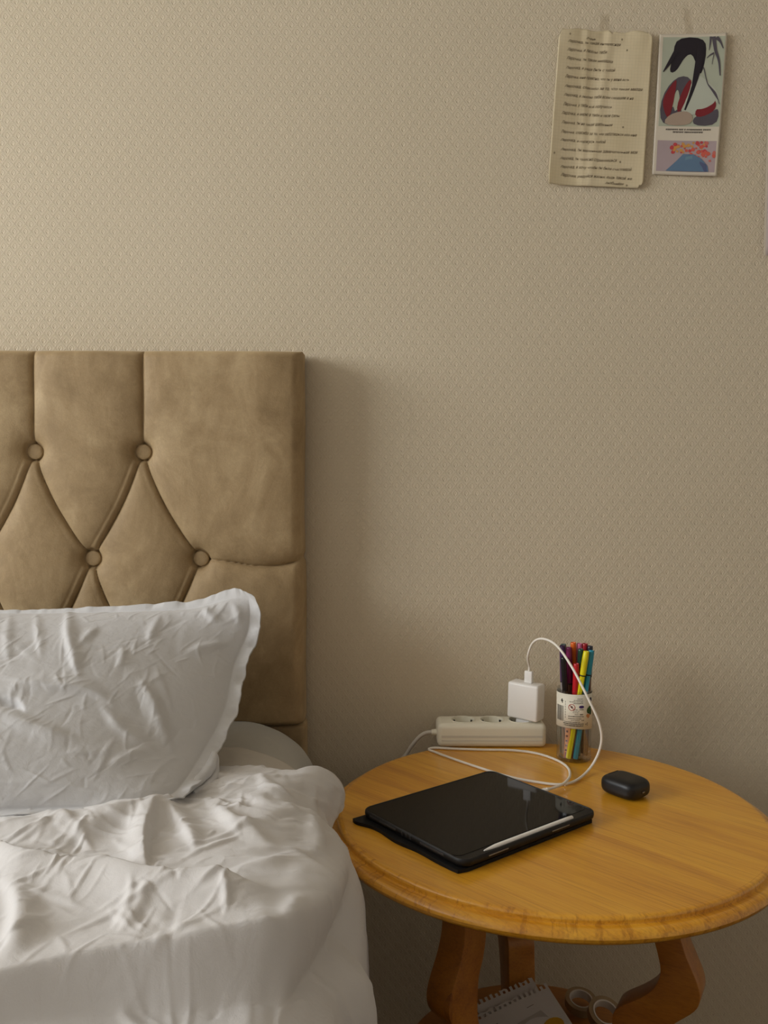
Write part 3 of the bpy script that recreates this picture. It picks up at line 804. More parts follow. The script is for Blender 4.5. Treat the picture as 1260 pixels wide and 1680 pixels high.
# ------------------------------------------------------------------ tablet, stylus
def make_tablet():
    ang = R(38); c = Vector((.130, 1.136, TT))
    Lx, Wy = .250, .203
    root = tag(empty('tablet', c), 'black tablet in dark folio case lying face up on round table', 'tablet')
    M0 = Matrix.Translation(c) @ Matrix.Rotation(ang, 4, 'Z')
    def rrect(lx, wy, r, n=8):
        out = []
        for cx, cy, a0 in ((lx / 2 - r, wy / 2 - r, 0), (-lx / 2 + r, wy / 2 - r, 90), (-lx / 2 + r, -wy / 2 + r, 180), (lx / 2 - r, -wy / 2 + r, 270)):
            for k in range(n + 1):
                a = R(a0 + 90 * k / n); out.append((cx + r * math.cos(a), cy + r * math.sin(a)))
        return out
    def stack(name, layers, mat, cap0=True, cap1=True, smooth=38, M=M0):
        v, f = [], []; n = len(layers[0][0])
        for poly, z in layers:
            for x, y in poly: v.append(tuple(M @ Vector((x, y, z))))
        for i in range(len(layers) - 1):
            for k in range(n):
                k2 = (k + 1) % n; f.append((i * n + k, i * n + k2, (i + 1) * n + k2, (i + 1) * n + k))
        if cap0: f.append(tuple(range(n))[::-1])
        if cap1: f.append(tuple((len(layers) - 1) * n + k for k in range(n)))
        return from_py(name, v, f, mat, root, smooth)
    zb = .0052
    rr = lambda i, r: rrect(Lx - 2 * i, Wy - 2 * i, r)
    # case tray: outer wall, lip, then down to the glass
    stack('case', [(rr(.003, .013), zb), (rr(.0006, .0145), zb + .0025), (rr(0, .015), zb + .006), (rr(.0004, .0148), zb + .0092), (rr(.0015, .014), zb + .0104), (rr(.0030, .0125), zb + .0104), (rr(.0036, .012), zb + .0094)], M_case, True, True)
    # pencil channel along the right-hand (camera side) edge: screen starts further in
    sx, sy = Lx - .0084, Wy - .0195
    sc = [(x, y + .0055) for x, y in rrect(sx, sy, .010)]
    scr = stack('screen', [(sc, zb + .0093), (sc, zb + .00985)], M_screen)
    ch = [(x + 0.002, y - Wy / 2 + .0080) for x, y in rrect(Lx - .052, .0080, .003, 4)]
    stack('stylus_channel', [(ch, zb + .0093), (ch, zb + .0096)], M_darkslot)
    # side details on the two visible walls
    def plate(name, x, y, z, size, mat, rz=0, bev=.0006):
        bm = bmesh.new(); add_box(bm, size, M0 @ Matrix.Translation((x, y, z)) @ Matrix.Rotation(rz, 4, 'Z'), bev, 2); bm_obj(name, bm, mat, root)
    for x in (-.066, .048): plate('case_slot', x, -Wy / 2 + .0003, zb + .0062, (.034, .0016, .0016), M_metal)
    for y, l in ((.070, .022), (.042, .034), (-.045, .044)): plate('case_window', -Lx / 2 + .0003, y, zb + .0062, (.0016, l, .0030), M_grey)
    for y in (.012, .004, -.004): plate('rib', -Lx / 2 + .0003, y, zb + .0058, (.0016, .0026, .0052), M_grey)
    # folded cover underneath: sheet with a wavy free edge along the short side
    n = 60; tops, bots = [], []
    for k in range(n + 1):
        t = k / n; y = -Wy / 2 + .006 + t * (Wy - .006)
        ext = .0035 + .010 * math.exp(-((t - .96) / .10) ** 2) + .008 * math.exp(-((t - .55) / .16) ** 2) + .002 * math.sin(t * 9)
        z = .0030 + .0024 * math.exp(-((t - .95) / .12) ** 2) * 0
        tops.append((-Lx / 2 - ext, y))
    poly = tops + [(Lx / 2 - .006, Wy / 2 - .004), (Lx / 2 - .003, Wy / 2 - .010), (Lx / 2 - .004, -Wy / 2 + .010), (Lx / 2 - .010, -Wy / 2 + .003), (-Lx / 2 + .010, -Wy / 2 + .002)]
    poly = poly[::-1]
    stack('folio_cover', [(poly, .0004), (poly, .0048)], M_cover, smooth=25)
    # stylus
    s0 = M0 @ Vector((-.084, -Wy / 2 + .0074, zb + .0102)); s1 = M0 @ Vector((.080, -Wy / 2 + .0074, zb + .0102))
    st = tag(empty('stylus', s0), 'slim white stylus resting in the slot along the tablet edge', 'stylus')
    dirv = (s1 - s0).normalized()
    ts = [0, .003, .008, .016, .020, .05, .10, .150, .1625, .1640]
    rs = [.0007, .0012, .0018, .0026, .0029, .0029, .0029, .0029, .0027, .0014]
    tube('barrel', [s0 + dirv * t for t in ts[3:]], 0, M_white, st, 20, rs[3:])
    tube('nib', [s0 + dirv * t for t in ts[:4]], 0, M_white, st, 20, rs[:4])
    return M0, Lx, Wy, zb
M0, TLx, TWy, Tzb = make_tablet()

# ------------------------------------------------------------------ earbud case
def make_earbud_case():
    c = atz(1027, 1305, TT); c = Vector((c[0], c[1] + .004, TT))
    root = tag(empty('earbud_case', c), 'small rounded matte black earbud case on the round table', 'earbud case')
    # long axis points to the lower right of the photo
    M = Matrix.Translation(c + Vector((0, 0, .0140))) @ Matrix.Rotation(R(-52), 4, 'Z')
    nu, nv = 64, 40; a, b, hh = .0310, .0260, .0140
    v, f = [], []
    def sgnp(x, p): return math.copysign(abs(x) ** p, x)
    for i in range(nv + 1):
        ph = -math.pi / 2 + math.pi * i / nv
        for k in range(nu):
            th = 2 * math.pi * k / nu
            cx = sgnp(math.cos(ph), .46)
            v.append(M @ Vector((a * cx * sgnp(math.cos(th), .50), b * cx * sgnp(math.sin(th), .50), hh * sgnp(math.sin(ph), .66))))
    for i in range(nv):
        for k in range(nu):
            k2 = (k + 1) % nu; f.append((i * nu + k, i * nu + k2, (i + 1) * nu + k2, (i + 1) * nu + k))
    me = bpy.data.meshes.new('shell'); me.from_pydata([tuple(p) for p in v], [], f)
    bm = bmesh.new(); bm.from_mesh(me); bmesh.ops.remove_doubles(bm, verts=bm.verts, dist=1e-6); bmesh.ops.recalc_face_normals(bm, faces=bm.faces); bm.to_mesh(me); bm.free()
    link('shell', me, M_black, root, 180)
    bm = bmesh.new(); add_box(bm, (.0016, .0085, .0042), M @ Matrix.Translation((a - .0004, 0, -.0012)), .0007, 2); bm_obj('port', bm, M_darkslot, root)
    bm = bmesh.new(); add_box(bm, (.0014, .0050, .0022), M @ Matrix.Translation((a + .0003, 0, -.0016)), .0006, 2); o = bm_obj('port_connector', bm, M_metal, root); o['label'] = 'silver charging connector'
    bm = bmesh.new(); add_box(bm, (.0012, .022, .0012), M @ Matrix.Translation((-a * .70, 0, hh * .93)), .0004, 1); bm_obj('lid_hinge', bm, M_darkslot, root)
make_earbud_case()

# ------------------------------------------------------------------ power strip
def make_strip():
    xl, xr, yf, ybk = .0925, .2795, 1.441, 1.497
    zb, zt = TT + .0006, TT + .0415
    L, Dp, H = xr - xl, ybk - yf, zt - zb
    cx, cy = (xl + xr) / 2, (yf + ybk) / 2
    root = tag(empty('power_strip', (cx, cy, zb)), 'ivory three-socket power strip at the back of the round table', 'power strip')
    body = box_obj('body', (L, Dp, H), (cx, cy, (zb + zt) / 2), bevel=.009, seg=5, mat=M_strip, parent=root, smooth=50)
    # sockets are cut in with booleans
    sock_x = [cx - .0475, cx + .0025, cx + .0525]
    cut = bmesh.new()
    for x in sock_x:
        r = bmesh.ops.create_cone(cut, cap_ends=True, segments=40, radius1=.0192, radius2=.0195, depth=.034)
        bmesh.ops.translate(cut, vec=(x, cy, zt - .0160 + .017), verts=r['verts'])
    me = bpy.data.meshes.new('cut'); cut.to_mesh(me); cut.free()
    cob = bpy.data.objects.new('cut', me); COL.objects.link(cob)
    md = body.modifiers.new('sockets', 'BOOLEAN'); md.object = cob; md.operation = 'DIFFERENCE'; md.solver = 'EXACT'
    dg = bpy.context.evaluated_depsgraph_get(); dg.update()
    new = bpy.data.meshes.new_from_object(body.evaluated_get(dg)); old = body.data
    body.modifiers.clear(); body.data = new; bpy.data.objects.remove(cob); bpy.data.meshes.remove(me)
    new.shade_smooth(); new.set_sharp_from_angle(angle=R(38))
    for x in sock_x:
        s = lathe('socket', [(.0207, -.0012), (.0209, .0004), (.0202, .0011), (.0194, .0006), (.0191, -.0150), (.0001, -.0150)], M_strip, root, 40, Matrix.Translation((x, cy, zt)), 40)
        for sx in (-1, 1):
            box_obj('earth_clip', (.0030, .0060, .0125), (x + sx * .0150, cy + .004, zt - .0082), mat=M_darkslot, parent=s, bevel=.0003, smooth=None)
        for sx in (-1, 1):
            lathe('pin_hole', [(.0001, .0002), (.0026, .0002), (.0026, 0)], M_darkslot, s, 16, Matrix.Translation((x, cy + sx * .0095, zt - .0150)), 30)
    for z in (zb + .0125, zb + .0185, zb + .0205):
        box_obj('front_groove', (L - .014, .0008, .0009), (cx, yf - .0000, z), mat=M_cord, parent=root, smooth=None)
    lathe('cord_boot', [(.0001, 0), (.0058, 0), (.0054, .004), (.0044, .010), (.0001, .010)], M_strip, root, 20, Matrix.Translation((xl + .001, cy - .004, zb + .020)) @ Matrix.Rotation(R(-90), 4, 'Y'), 40)
    p = [(xl - .006, cy - .004, zb + .020), (xl - .018, cy - .003, zb + .0185), (xl - .030, cy + .000, zb + .010), (xl - .043, cy + .004, zb - .007), (xl - .058, cy + .008, zb - .030), (xl - .085, cy + .010, zb - .055), (xl - .14, cy + .010, zb - .085), (xl - .20, cy + .008, zb - .14), (xl - .215, cy + .004, zb - .3), (xl - .22, cy + .004, .06), (xl - .24, cy + .004, .0045), (xl - .30, cy + .004, .0042)]
    tube('cord', catmull(p, 8), .0034, M_cord, root, 12)
    return sock_x[2], cy, zt
SX, SY, SZ = make_strip()

# ------------------------------------------------------------------ charger + cable
def make_adapter():
    w, t, h = .058, .030, .063
    yaw = R(-36)
    base = Vector((SX + .0085, SY - .001, SZ + .0010))
    root = tag(empty('power_adapter', base), 'square white wall charger plugged into the third socket', 'charger')
    M = Matrix.Translation(base) @ Matrix.Rotation(yaw, 4, 'Z') @ Matrix.Rotation(R(1.5), 4, 'Y')
    bm = bmesh.new(); add_box(bm, (w, t, h), M @ Matrix.Translation((0, 0, h / 2 + .0025)), .0042, 4); bm_obj('body', bm, M_white, root, 50)
    bm = bmesh.new(); add_box(bm, (.030, .017, .015), M @ Matrix.Translation((0, 0, -.0055)), .003, 2); bm_obj('plug_base', bm, M_white, root, 50)
    for s in (-1, 1):
        bm = bmesh.new(); add_box(bm, (.004, .004, .006), M @ Matrix.Translation((s * .0095 * .7, 0, -.0122)), .001, 2); bm_obj('pin', bm, M_metal, root, 50)
    # faint maker's mark pressed into the face: plain oval
    top = M @ Vector((.004, .0, h + .0025))
    return M, top, h
AM, ATOP, AH = make_adapter()

def make_cable():
    up = (AM.to_3x3() @ Vector((0, 0, 1))).normalized()
    root = tag(empty('charging_cable', ATOP), 'white charging cable looping from the wall charger to the tablet', 'cable')
    Mp = Matrix.Translation(ATOP) @ AM.to_3x3().to_4x4()
    bm = bmesh.new(); add_box(bm, (.0145, .0075, .0205), Mp @ Matrix.Translation((0, 0, .0104)), .0012, 3); o = bm_obj('usb_plug', bm, M_white, root, 50)
    r = .0020; zt = TT + r + .0004
    a0 = ATOP + up * .0195
    A = [tuple(a0), tuple(a0 + up * .010)]
    A += [tuple(at(866, 1077, 1.447)), tuple(at(874, 1055, 1.435)), tuple(at(890, 1048, 1.415)), tuple(at(913, 1059, 1.385)), tuple(at(938, 1094, 1.350)),
          tuple(at(962, 1140, 1.325)), tuple(at(982, 1183, 1.318)), tuple(at(987, 1213, 1.322)), tuple(at(980, 1240, 1.325))]
    A += [tuple(atz(965, 1264, zt + .004)), tuple(atz(944, 1281, zt + .0012)), tuple(atz(917, 1287, zt)), tuple(atz(880, 1283, zt)), tuple(atz(838, 1275, zt)), tuple(atz(785, 1259, zt)), tuple(atz(738, 1243, zt)), tuple(atz(714, 1234, zt)),
          tuple(atz(703.5, 1229.5, zt)), tuple(atz(713, 1227.0, zt)), tuple(atz(745, 1228.5, zt)), tuple(atz(790, 1230, zt)), tuple(atz(840, 1231, zt)), tuple(atz(880, 1236, zt)), tuple(atz(913, 1247, zt)), tuple(atz(931, 1259, zt)), tuple(atz(935, 1272, zt + .003)), tuple(atz(929, 1282, zt + .0052)), tuple(atz(918, 1289, zt + .0050))]
    # run into the port in the tablet's far short side... the long edge facing the wall
    port = M0 @ Vector((TLx / 2 + .0005, .002, Tzb + .0050))
    outd = (M0.to_3x3() @ Vector((1, 0, 0))).normalized()
    A += [tuple(port + outd * .017)]
    path = catmull(A, 8)
    tube('cord', path, r, M_cable, root, 12)
    tube('strain_relief', [port + outd * t for t in (.0195, .016, .0128)], 0, M_cable, root, 14, [.0022, .0026, .0031])
    Mq = Matrix.Translation(port + outd * .0066) @ M0.to_3x3().to_4x4()
    bm = bmesh.new(); add_box(bm, (.0128, .0082, .0050), Mq, .0016, 3); bm_obj('tablet_plug', bm, M_white, root, 50)
make_cable()

# ------------------------------------------------------------------ marker cup
CUP = Vector((.3145, 1.391, TT)); CR, CH = .0282, .118
def make_cup():
    root = tag(empty('pen_cup', CUP), 'clear plastic cylinder cup with printed white paper wrap holding markers', 'pen cup')
    Mc = Matrix.Translation(CUP)
    lathe('cup_wall', [(.0001, .0006), (CR - .002, .0006), (CR - .0004, .0022), (CR, .005), (CR, CH - .004), (CR + .0007, CH - .002), (CR + .0004, CH), (CR - .0010, CH), (CR - .0013, CH - .004), (CR - .0013, .006), (CR - .003, .0045), (.0001, .0045)], M_clear, root, 64, Mc, 40)
    # paper wrap (slightly slanted lower edge)
    Rl = CR + .0005
    def onC(a, z, dr=0): return (CUP.x + (Rl + dr) * math.sin(a), CUP.y - (Rl + dr) * math.cos(a), CUP.z + z)
    n = 64; P_ = np.zeros((n + 1, 2, 3))
    for k in range(n + 1):
        a = -math.pi + 2 * math.pi * k / n
        P_[k, 0] = onC(a, .0545 + .0035 * math.cos(a + .6)); P_[k, 1] = onC(a, .1125 + .001 * math.cos(a))
    lab = grid_mesh('paper_wrap', P_, plain('label_paper', lin(226, 219, 200), .6, .4, noise=.02), root, 180)
    md = lab.modifiers.new('thickness', 'SOLIDIFY'); md.thickness = .0002
    # print on the wrap: all flat patches that follow the curve
    def patches(name, items, mat):
        v, f = [], []
        for a0, a1, z0_, z1_ in items:
            m = max(1, int(abs(a1 - a0) / .12)); b = len(v)
            for k in range(m + 1):
                a = a0 + (a1 - a0) * k / m
                v.append(onC(a, z0_, .0002)); v.append(onC(a, z1_, .0002))
            for k in range(m): f.append((b + 2 * k, b + 2 * k + 2, b + 2 * k + 3, b + 2 * k + 1))
        return from_py(name, v, f, mat, lab)
    rnd = random.Random(3)
    dark = plain('print_black', lin(40, 36, 34), .6, .3)
    it = []
    for k in range(13):                                     # barcode
        w = rnd.choice((.010, .018, .026)); a = -1.42 + k * .046
        it.append((a, a + w, .068, .093))
    patches('barcode', it, dark)
    txt = []
    def textrow(a0, a1, z, h):
        a = a0
        while a < a1 - .02:
            w = rnd.uniform(.022, .05)
            for q in range(2):
                txt.append((a + q * w * .5, a + q * w * .5 + w * .34, z + rnd.uniform(0, .25) * h, z + h * rnd.uniform(.8, 1)))
            txt.append((a, a + w * .85, z + h * .42, z + h * .58))
            a += w * 1.15 + rnd.choice((0, 0, .015))
    for z, a0, a1, h in ((.1060, -.05, .30, .0013), (.1035, -.25, .30, .0013), (.1010, -.50, .30, .0013), (.0985, -.28, .30, .0013),
                         (.0880, .08, .32, .0022), (.0885, -.20, .0, .0012), (.0860, -.28, .06, .0012), (.0835, -.30, .02, .0012), (.0800, .10, .33, .0022), (.0805, -.18, .04, .0012), (.0768, -.55, .33, .0019),
                         (.0735, -.55, .20, .0013), (.0705, .20, .34, .0020), (.0705, -.40, .12, .0011), (.0675, -.80, .10, .0013), (.0645, -.85, .34, .0020), (.0615, -.80, .32, .0022)):
        textrow(a0, a1, z, h)
    for k in range(7): txt.append((-.74, -.72, .074 + k * .0042, .0768 + k * .0042))
    txt += [(-1.05, -.88, .1005, .1020), (-1.0, -.93, .0990, .1045), (-.96, -.90, .0975, .0992)]
    patches('small_print', txt, dark)
    # "+2" style mark
    patches('quantity_mark', [(.44, .52, .0645, .0652), (.475, .485, .0630, .0666), (.555, .62, .0664, .0670), (.61, .62, .0648, .0668), (.555, .62, .0645, .0651), (.555, .566, .0628, .0648), (.555, .63, .0624, .0630)], dark)
    # round red warning sign with a slash
    def ringp(name, ac, zc, r0, r1, mat, sx=1.0, n=40, full=True):
        v, f = [], []
        for k in range(n):
            th = 2 * math.pi * k / n
            for r_ in (r0, r1): v.append(onC(ac + r_ * math.cos(th) * sx / Rl, zc + r_ * math.sin(th), .0003))
        for k in range(n):
            k2 = (k + 1) % n; f.append((2 * k, 2 * k + 1, 2 * k2 + 1, 2 * k2))
        return from_py(name, v, f, mat, lab)
    red = plain('print_red', lin(170, 60, 50), .6, .3)
    ringp('warning_ring', -.36, .0925, .0046, .0055, red)
    v = []
    for t, o_ in ((-1, .0004), (-1, -.0004), (1, -.0004), (1, .0004)):
        v.append(onC(-.36 + (t * .0034 + o_) / Rl, .0925 - t * .0034 + o_, .00035))
    from_py('warning_slash', v, [(0, 1, 2, 3)], red, lab)
    ringp('warning_figure', -.36, .0930, .0008, .0017, dark)
    ringp('purple_oval', .19, .0935, .00005, .0023, plain('print_purple', lin(70, 45, 110), .6, .3), 1.9)
    patches('oval_text', [(.13, .17, .0929, .0941), (.19, .21, .0926, .0944), (.225, .25, .0929, .0941)], plain('print_white', lin(225, 220, 215), .6, .3))
    ringp('dark_badge', .86, .1030, .00005, .0042, plain('print_navy', lin(48, 40, 70), .6, .3), 1.0)
    for (a, z, r_, sx, cl, nm) in ((.70, .0865, .0052, .9, lin(50, 80, 40), 'green_leaf_print'), (.86, .0835, .0050, .8, lin(36, 60, 36), 'green_leaf_print'), (.78, .0900, .0036, 1.0, lin(64, 96, 48), 'green_leaf_print'), (.60, .0785, .0028, 1.0, lin(206, 140, 84), 'orange_fruit_print'), (.72, .0780, .0026, 1.0, lin(214, 150, 92), 'orange_fruit_print'), (.66, .0762, .0022, 1.0, lin(196, 126, 80), 'orange_fruit_print')):
        ringp(nm, a, z, .00005, r_, plain('print_' + nm, cl, .6, .3), sx, 14)
make_cup()

def marker(name_label, cap, body, base_xy, top_xy, length, cap_len=.052, r=.0047, hexa=True, kind='cap'):
    zb_ = TT + .0052
    p0 = Vector((CUP.x + base_xy[0], CUP.y + base_xy[1], zb_)); p1 = Vector((CUP.x + top_xy[0], CUP.y + top_xy[1], 0))
    dx, dy = p1.x - p0.x, p1.y - p0.y; h = math.sqrt(max(1e-6, length ** 2 - dx * dx - dy * dy))
    p1.z = p0.z + h; d = (p1 - p0).normalized()
    p0 = p0 + Vector((0, 0, r * math.sqrt(max(0, 1 - d.z ** 2)) + .0004))
    root = tag(empty('marker', p0), name_label, 'marker', 'felt-tip markers standing in the clear cup')
    L = length; cl = cap_len
    Mr = Matrix.Translation(p0) @ Vector((0, 0, 1)).rotation_difference(d).to_matrix().to_4x4()
    lathe('barrel', [(.0001, 0), (r * .86, 0), (r * .95, .0015), (r * .95, L - cl), (.0001, L - cl)], body, root, 6 if hexa else 18, Mr, 30)
    lathe('ring', [(r * 1.02, L - cl - .0012), (r * 1.06, L - cl - .0008), (r * 1.06, L - cl + .0004), (r * 1.0, L - cl + .0008)], M_darkslot, root, 18, Mr, 40)
    c = lathe('cap', [(r * 1.0, L - cl + .0006), (r * 1.06, L - cl + .002), (r * 1.04, L - .012), (r * .98, L - .003), (r * .95, L - .0006), (r * .84, L), (r * .78, L - .0006), (r * .74, L - .006), (.0001, L - .006)], cap, root, 20, Mr, 40)
def mk(n, c, rough=.32): return plain(n, c, rough, .5)
Cs = dict(black=lin(20, 18, 20), purple=lin(66, 34, 84), magenta=lin(122, 26, 82), orange=lin(224, 104, 26), pink=lin(206, 110, 150), darkred=lin(158, 24, 34), navy=lin(26, 26, 44), green=lin(20, 66, 48), yellow=lin(226, 214, 20), teal=lin(38, 142, 166), red=lin(192, 28, 38), brown=lin(104, 66, 46), grey=lin(96, 116, 108))
Mk = {k: mk('marker_' + k, v) for k, v in Cs.items()}
Mb_white = mk('marker_barrel_grey', lin(150, 140, 136), .4)
# (label, cap, barrel, base offset, top offset, length)
marker('black-capped felt-tip marker leaning furthest left in clear cup', Mk['black'], Mb_white, (-.010, -.010), (-.0215, -.0125), .166, .058)
marker('dark purple marker cap at upper left of the cup beside magenta', Mk['purple'], Mb_white, (-.014, .004), (-.0200, .0030), .182, .06)
marker('magenta-purple marker between the dark purple and orange caps', Mk['magenta'], Mk['brown'], (-.004, -.002), (-.0105, -.0020), .180, .06)
marker('bright orange marker cap standing tallest at cup centre', Mk['orange'], Mk['brown'], (.002, .010), (-.0010, .0085), .186, .055)
marker('short red marker standing low at the front of the cup', Mk['red'], Mk['darkred'], (-.004, -.013), (-.0010, -.0155), .156, .058)
marker('dark green marker just left of the yellow marker', Mk['green'], Mk['grey'], (.006, -.004), (.0080, -.0060), .178, .055)
marker('bright yellow marker in front with yellow barrel showing through cup', Mk['yellow'], Mk['yellow'], (-.0125, -.0185), (.0150, -.0165), .178, .040, .0049)
marker('teal blue marker leaning right with teal barrel showing through cup', Mk['teal'], Mk['teal'], (-.0015, -.0205), (.0248, -.0100), .178, .040, .0049)
marker('pink marker cap peeking out behind the dark green marker', Mk['pink'], Mb_white, (.008, .012), (.0095, .0100), .184, .05)
marker('dark red marker cap at the back right of the cup', Mk['darkred'], Mk['brown'], (.016, .010), (.0185, .0090), .184, .05)
marker('black marker cap half hidden at the right back edge of cup', Mk['navy'], Mk['brown'], (.019, -.001), (.0258, .0040), .181, .05)
marker('grey-green marker cap barely visible behind dark purple cap', Mk['grey'], Mk['grey'], (-.016, .012), (-.0160, .0140), .182, .05)
# small wooden ruler with holes, seen through the cup
rul = tag(empty('ruler', (CUP.x - .0165, CUP.y - .014, TT + .005)), 'short orange wooden ruler with dark dots inside clear cup', 'ruler')
Mr = Matrix.Translation((CUP.x - .0158, CUP.y - .0165, TT + .0052)) @ Matrix.Rotation(R(-28), 4, 'Z') @ Matrix.Rotation(R(3), 4, 'Y')
bm = bmesh.new(); add_box(bm, (.0088, .0014, .096), Mr @ Matrix.Translation((0, 0, .0485)), .0004, 1); bm_obj('blade', bm, plain('orange_wood', lin(214, 150, 104), .5, .4, noise=.06), rul)
for k in range(7):
    bm = bmesh.new(); add_box(bm, (.0030, .0004, .0032), Mr @ Matrix.Translation((-.0012, -.0008, .014 + k * .0078)), 0); bm_obj('printed_dot', bm, plain('dot_brown', lin(92, 40, 36), .6), rul, None)
bm = bmesh.new(); add_box(bm, (.0060, .0004, .0100), Mr @ Matrix.Translation((.0004, -.0008, .0058)), 0); bm_obj('printed_patch', bm, plain('patch_crimson', lin(150, 66, 70), .6), rul, None)

# ------------------------------------------------------------------ things on the lower shelf
def make_sheet(label, TL, TR, BR, seed, marks=None):
    """torn-out spiral notebook page (propped on the back leg): top edge carries a row of square punch holes"""
    TL, TR, BR = (Vector(tuple(p)) for p in (TL, TR, BR))
    ex = (TR - TL); w = ex.length; ex.normalize(); ey = (TR - BR); ey = (ey - ex * ey.dot(ex)); l = ey.length; ey.normalize(); ez = ex.cross(ey).normalized()
    root = tag(empty('notebook_page', BR), label, 'paper', 'loose notebook pages on the lower shelf')
    mt = plain('page_paper', lin(206, 202, 198), .8, .25, noise=.02)
    pitch = .0084; nh = int(w / pitch)
    xs = [0]
    for k in range(nh):
        x = .5 * (w - nh * pitch) + k * pitch
        xs += [x + .0022, x + .0062]
    xs.append(w)
    ys = [0, -.0026, -.0066] + [-.0066 - (l - .0066) * k / 16 for k in range(1, 17)]
    rnd = random.Random(seed)
    def pt(x, y, d=0): return tuple(TL + ex * x + ey * y + ez * (d + .0010 * math.sin(y * 50 + seed) + .0012 * math.sin(x * 40 + seed)))
    v, f = [], []
    for y in ys:
        for i, x in enumerate(xs):
            v.append(pt(x, y + (rnd.uniform(-.0016, .0012) if y == 0 else 0)))
    nx = len(xs)
    for j in range(len(ys) - 1):
        for i in range(nx - 1):
            if j == 1 and i % 2 == 1: continue
            if j == 0 and i % 2 == 1 and rnd.random() < .45: continue
            f.append((j * nx + i, (j + 1) * nx + i, (j + 1) * nx + i + 1, j * nx + i + 1))
    o = from_py('page', v, f, mt, root, None)
    md = o.modifiers.new('thickness', 'SOLIDIFY'); md.thickness = .0003
    for nm, pts, col in (marks or []):
        vv = [pt(w / 2 + x, y, .0006) for x, y in pts]
        from_py(nm, vv, [tuple(range(len(vv)))], plain('ink_' + nm, col, .7, .2), root)
    return root
def disc(cx, cy, rx, ry, n=16, a0=0, a1=360):
    return [(cx + rx * math.cos(R(a0 + (a1 - a0) * k / n)), cy + ry * math.sin(R(a0 + (a1 - a0) * k / n))) for k in range(n)]
make_sheet('torn notebook page with ragged spiral holes lying undermost on the lower shelf', at(776, 1646, 1.235), at(872, 1603, 1.268), at(940, 1752, 1.145), 1)
doodle = [('yellow_doodle', disc(.040, -.060, .016, .011), lin(196, 150, 40)), ('dark_doodle', disc(.030, -.073, .009, .006), lin(70, 66, 96)), ('pale_doodle', disc(.044, -.076, .008, .005), lin(190, 196, 206)),
          ('ink_line', [(.0, -.050), (.0025, -.050), (.020, -.075), (.0175, -.075)], lin(70, 60, 56)), ('ink_line', [(-.028, -.052), (-.025, -.051), (-.012, -.070), (-.015, -.071)], lin(70, 60, 56)), ('ink_dot', disc(.004, -.062, .003, .002, 8), lin(46, 40, 40)),
          ('pencil_line', [(-.06, -.0235), (-.06, -.0245), (.03, -.0215), (.03, -.0207)], lin(120, 112, 106)), ('grey_panel', [(-.006, -.036), (-.002, -.10), (.06, -.10), (.035, -.033)], lin(176, 170, 164))]
make_sheet('topmost notebook page with a small yellow doodle on the lower shelf', at(770, 1671, 1.208), at(896, 1612, 1.252), at(972, 1768, 1.128), 5, doodle)

def tape_roll(label, c, tilt, yaw, ro, ri, w, seed):
    root = tag(empty('tape_roll', c), label, 'tape roll', 'rolls of clear tape on the lower shelf')
    M = Matrix.Translation(c) @ Matrix.Rotation(yaw, 4, 'Z') @ Matrix.Rotation(tilt, 4, 'X')
    lathe('core', [(ri, 0), (ri + .0022, 0), (ri + .0022, w), (ri, w)], plain('white_core', lin(214, 206, 196), .5, .4), root, 40, M, 40, closed=True)
    lathe('tape', [(ri + .0024, .0006), (ro, .0006), (ro, w - .0006), (ri + .0024, w - .0006)], plain('amber_clear_tape', lin(176, 150, 112), .3, .5, Transmission_Weight=.25), root, 40, M, 40, closed=True)
ca = atz(957, 1660, SH + .004); cb = atz(987, 1668, SH + .010)
tape_roll('roll of clear tape lying at back left of two on the shelf', Vector((ca[0] - .002, ca[1] + .012, SH + .0062)), R(12), R(10), .0245, .0160, .014, 1)
tape_roll('roll of clear tape with white core tilted toward front by curved leg', Vector((cb[0] + .001, cb[1] - .008, SH + .0135)), R(26), R(18), .0262, .0175, .015, 2)

# ------------------------------------------------------------------ papers on the wall
def wall_sheet(name, corners, off, mat, parent, n=40, m=50, radius=0, curl=None):
    """quad sheet hung on the wall; corners TL,TR,BR,BL in photo pixels turned to wall points"""
    c = [at(x, y, WALL_Y)[[0, 2]] for x, y in corners]
    def pt(u, v, d=0):
        q = (c[0] * (1 - u) + c[1] * u) * (1 - v) + (c[3] * (1 - u) + c[2] * u) * v
        return (q[0], WALL_Y - off - (curl(u, v) if curl else 0) - d, q[1])
    return pt
def flat_from(name, pt, us, vs_, mat, parent, thick=.0003):
    P_ = np.array([[pt(u, v) for v in vs_] for u in us])
    o = grid_mesh(name, P_, mat, parent, 180, flip=True)
    md = o.modifiers.new('thickness', 'SOLIDIFY'); md.thickness = thick; md.offset = 1
    return o
def paper_mat():
    t = NT('squared_note_paper'); c = t.coord()
    s = t.n('ShaderNodeSeparateXYZ'); t.l(t.mapping(c, rot=(0, R(-3.6), 0)), s.inputs[0])
    lx = t.math('LESS_THAN', t.math('PINGPONG', s.outputs[0], .0027), .00022); lz = t.math('LESS_THAN', t.math('PINGPONG', s.outputs[2], .0027), .00022)
    g = t.math('MAXIMUM', lx, lz)
    b = t.ramp(t.noise(c, 16, 4), [(.3, lin(204, 188, 152)), (.7, lin(214, 199, 166))])
    mx = t.n('ShaderNodeMix', data_type='RGBA'); t.l(t.math('MULTIPLY', g, .22), mx.inputs[0]); t.l(b, mx.inputs[6]); mx.inputs[7].default_value = lin(150, 140, 120)
    t.l(mx.outputs[2], t.b.inputs['Base Color']); t.set(Roughness=.7)
    t.bump(t.noise(t.mapping(c, (26, 26, 7)), 1, 4), .5, .0022)
    return t.m
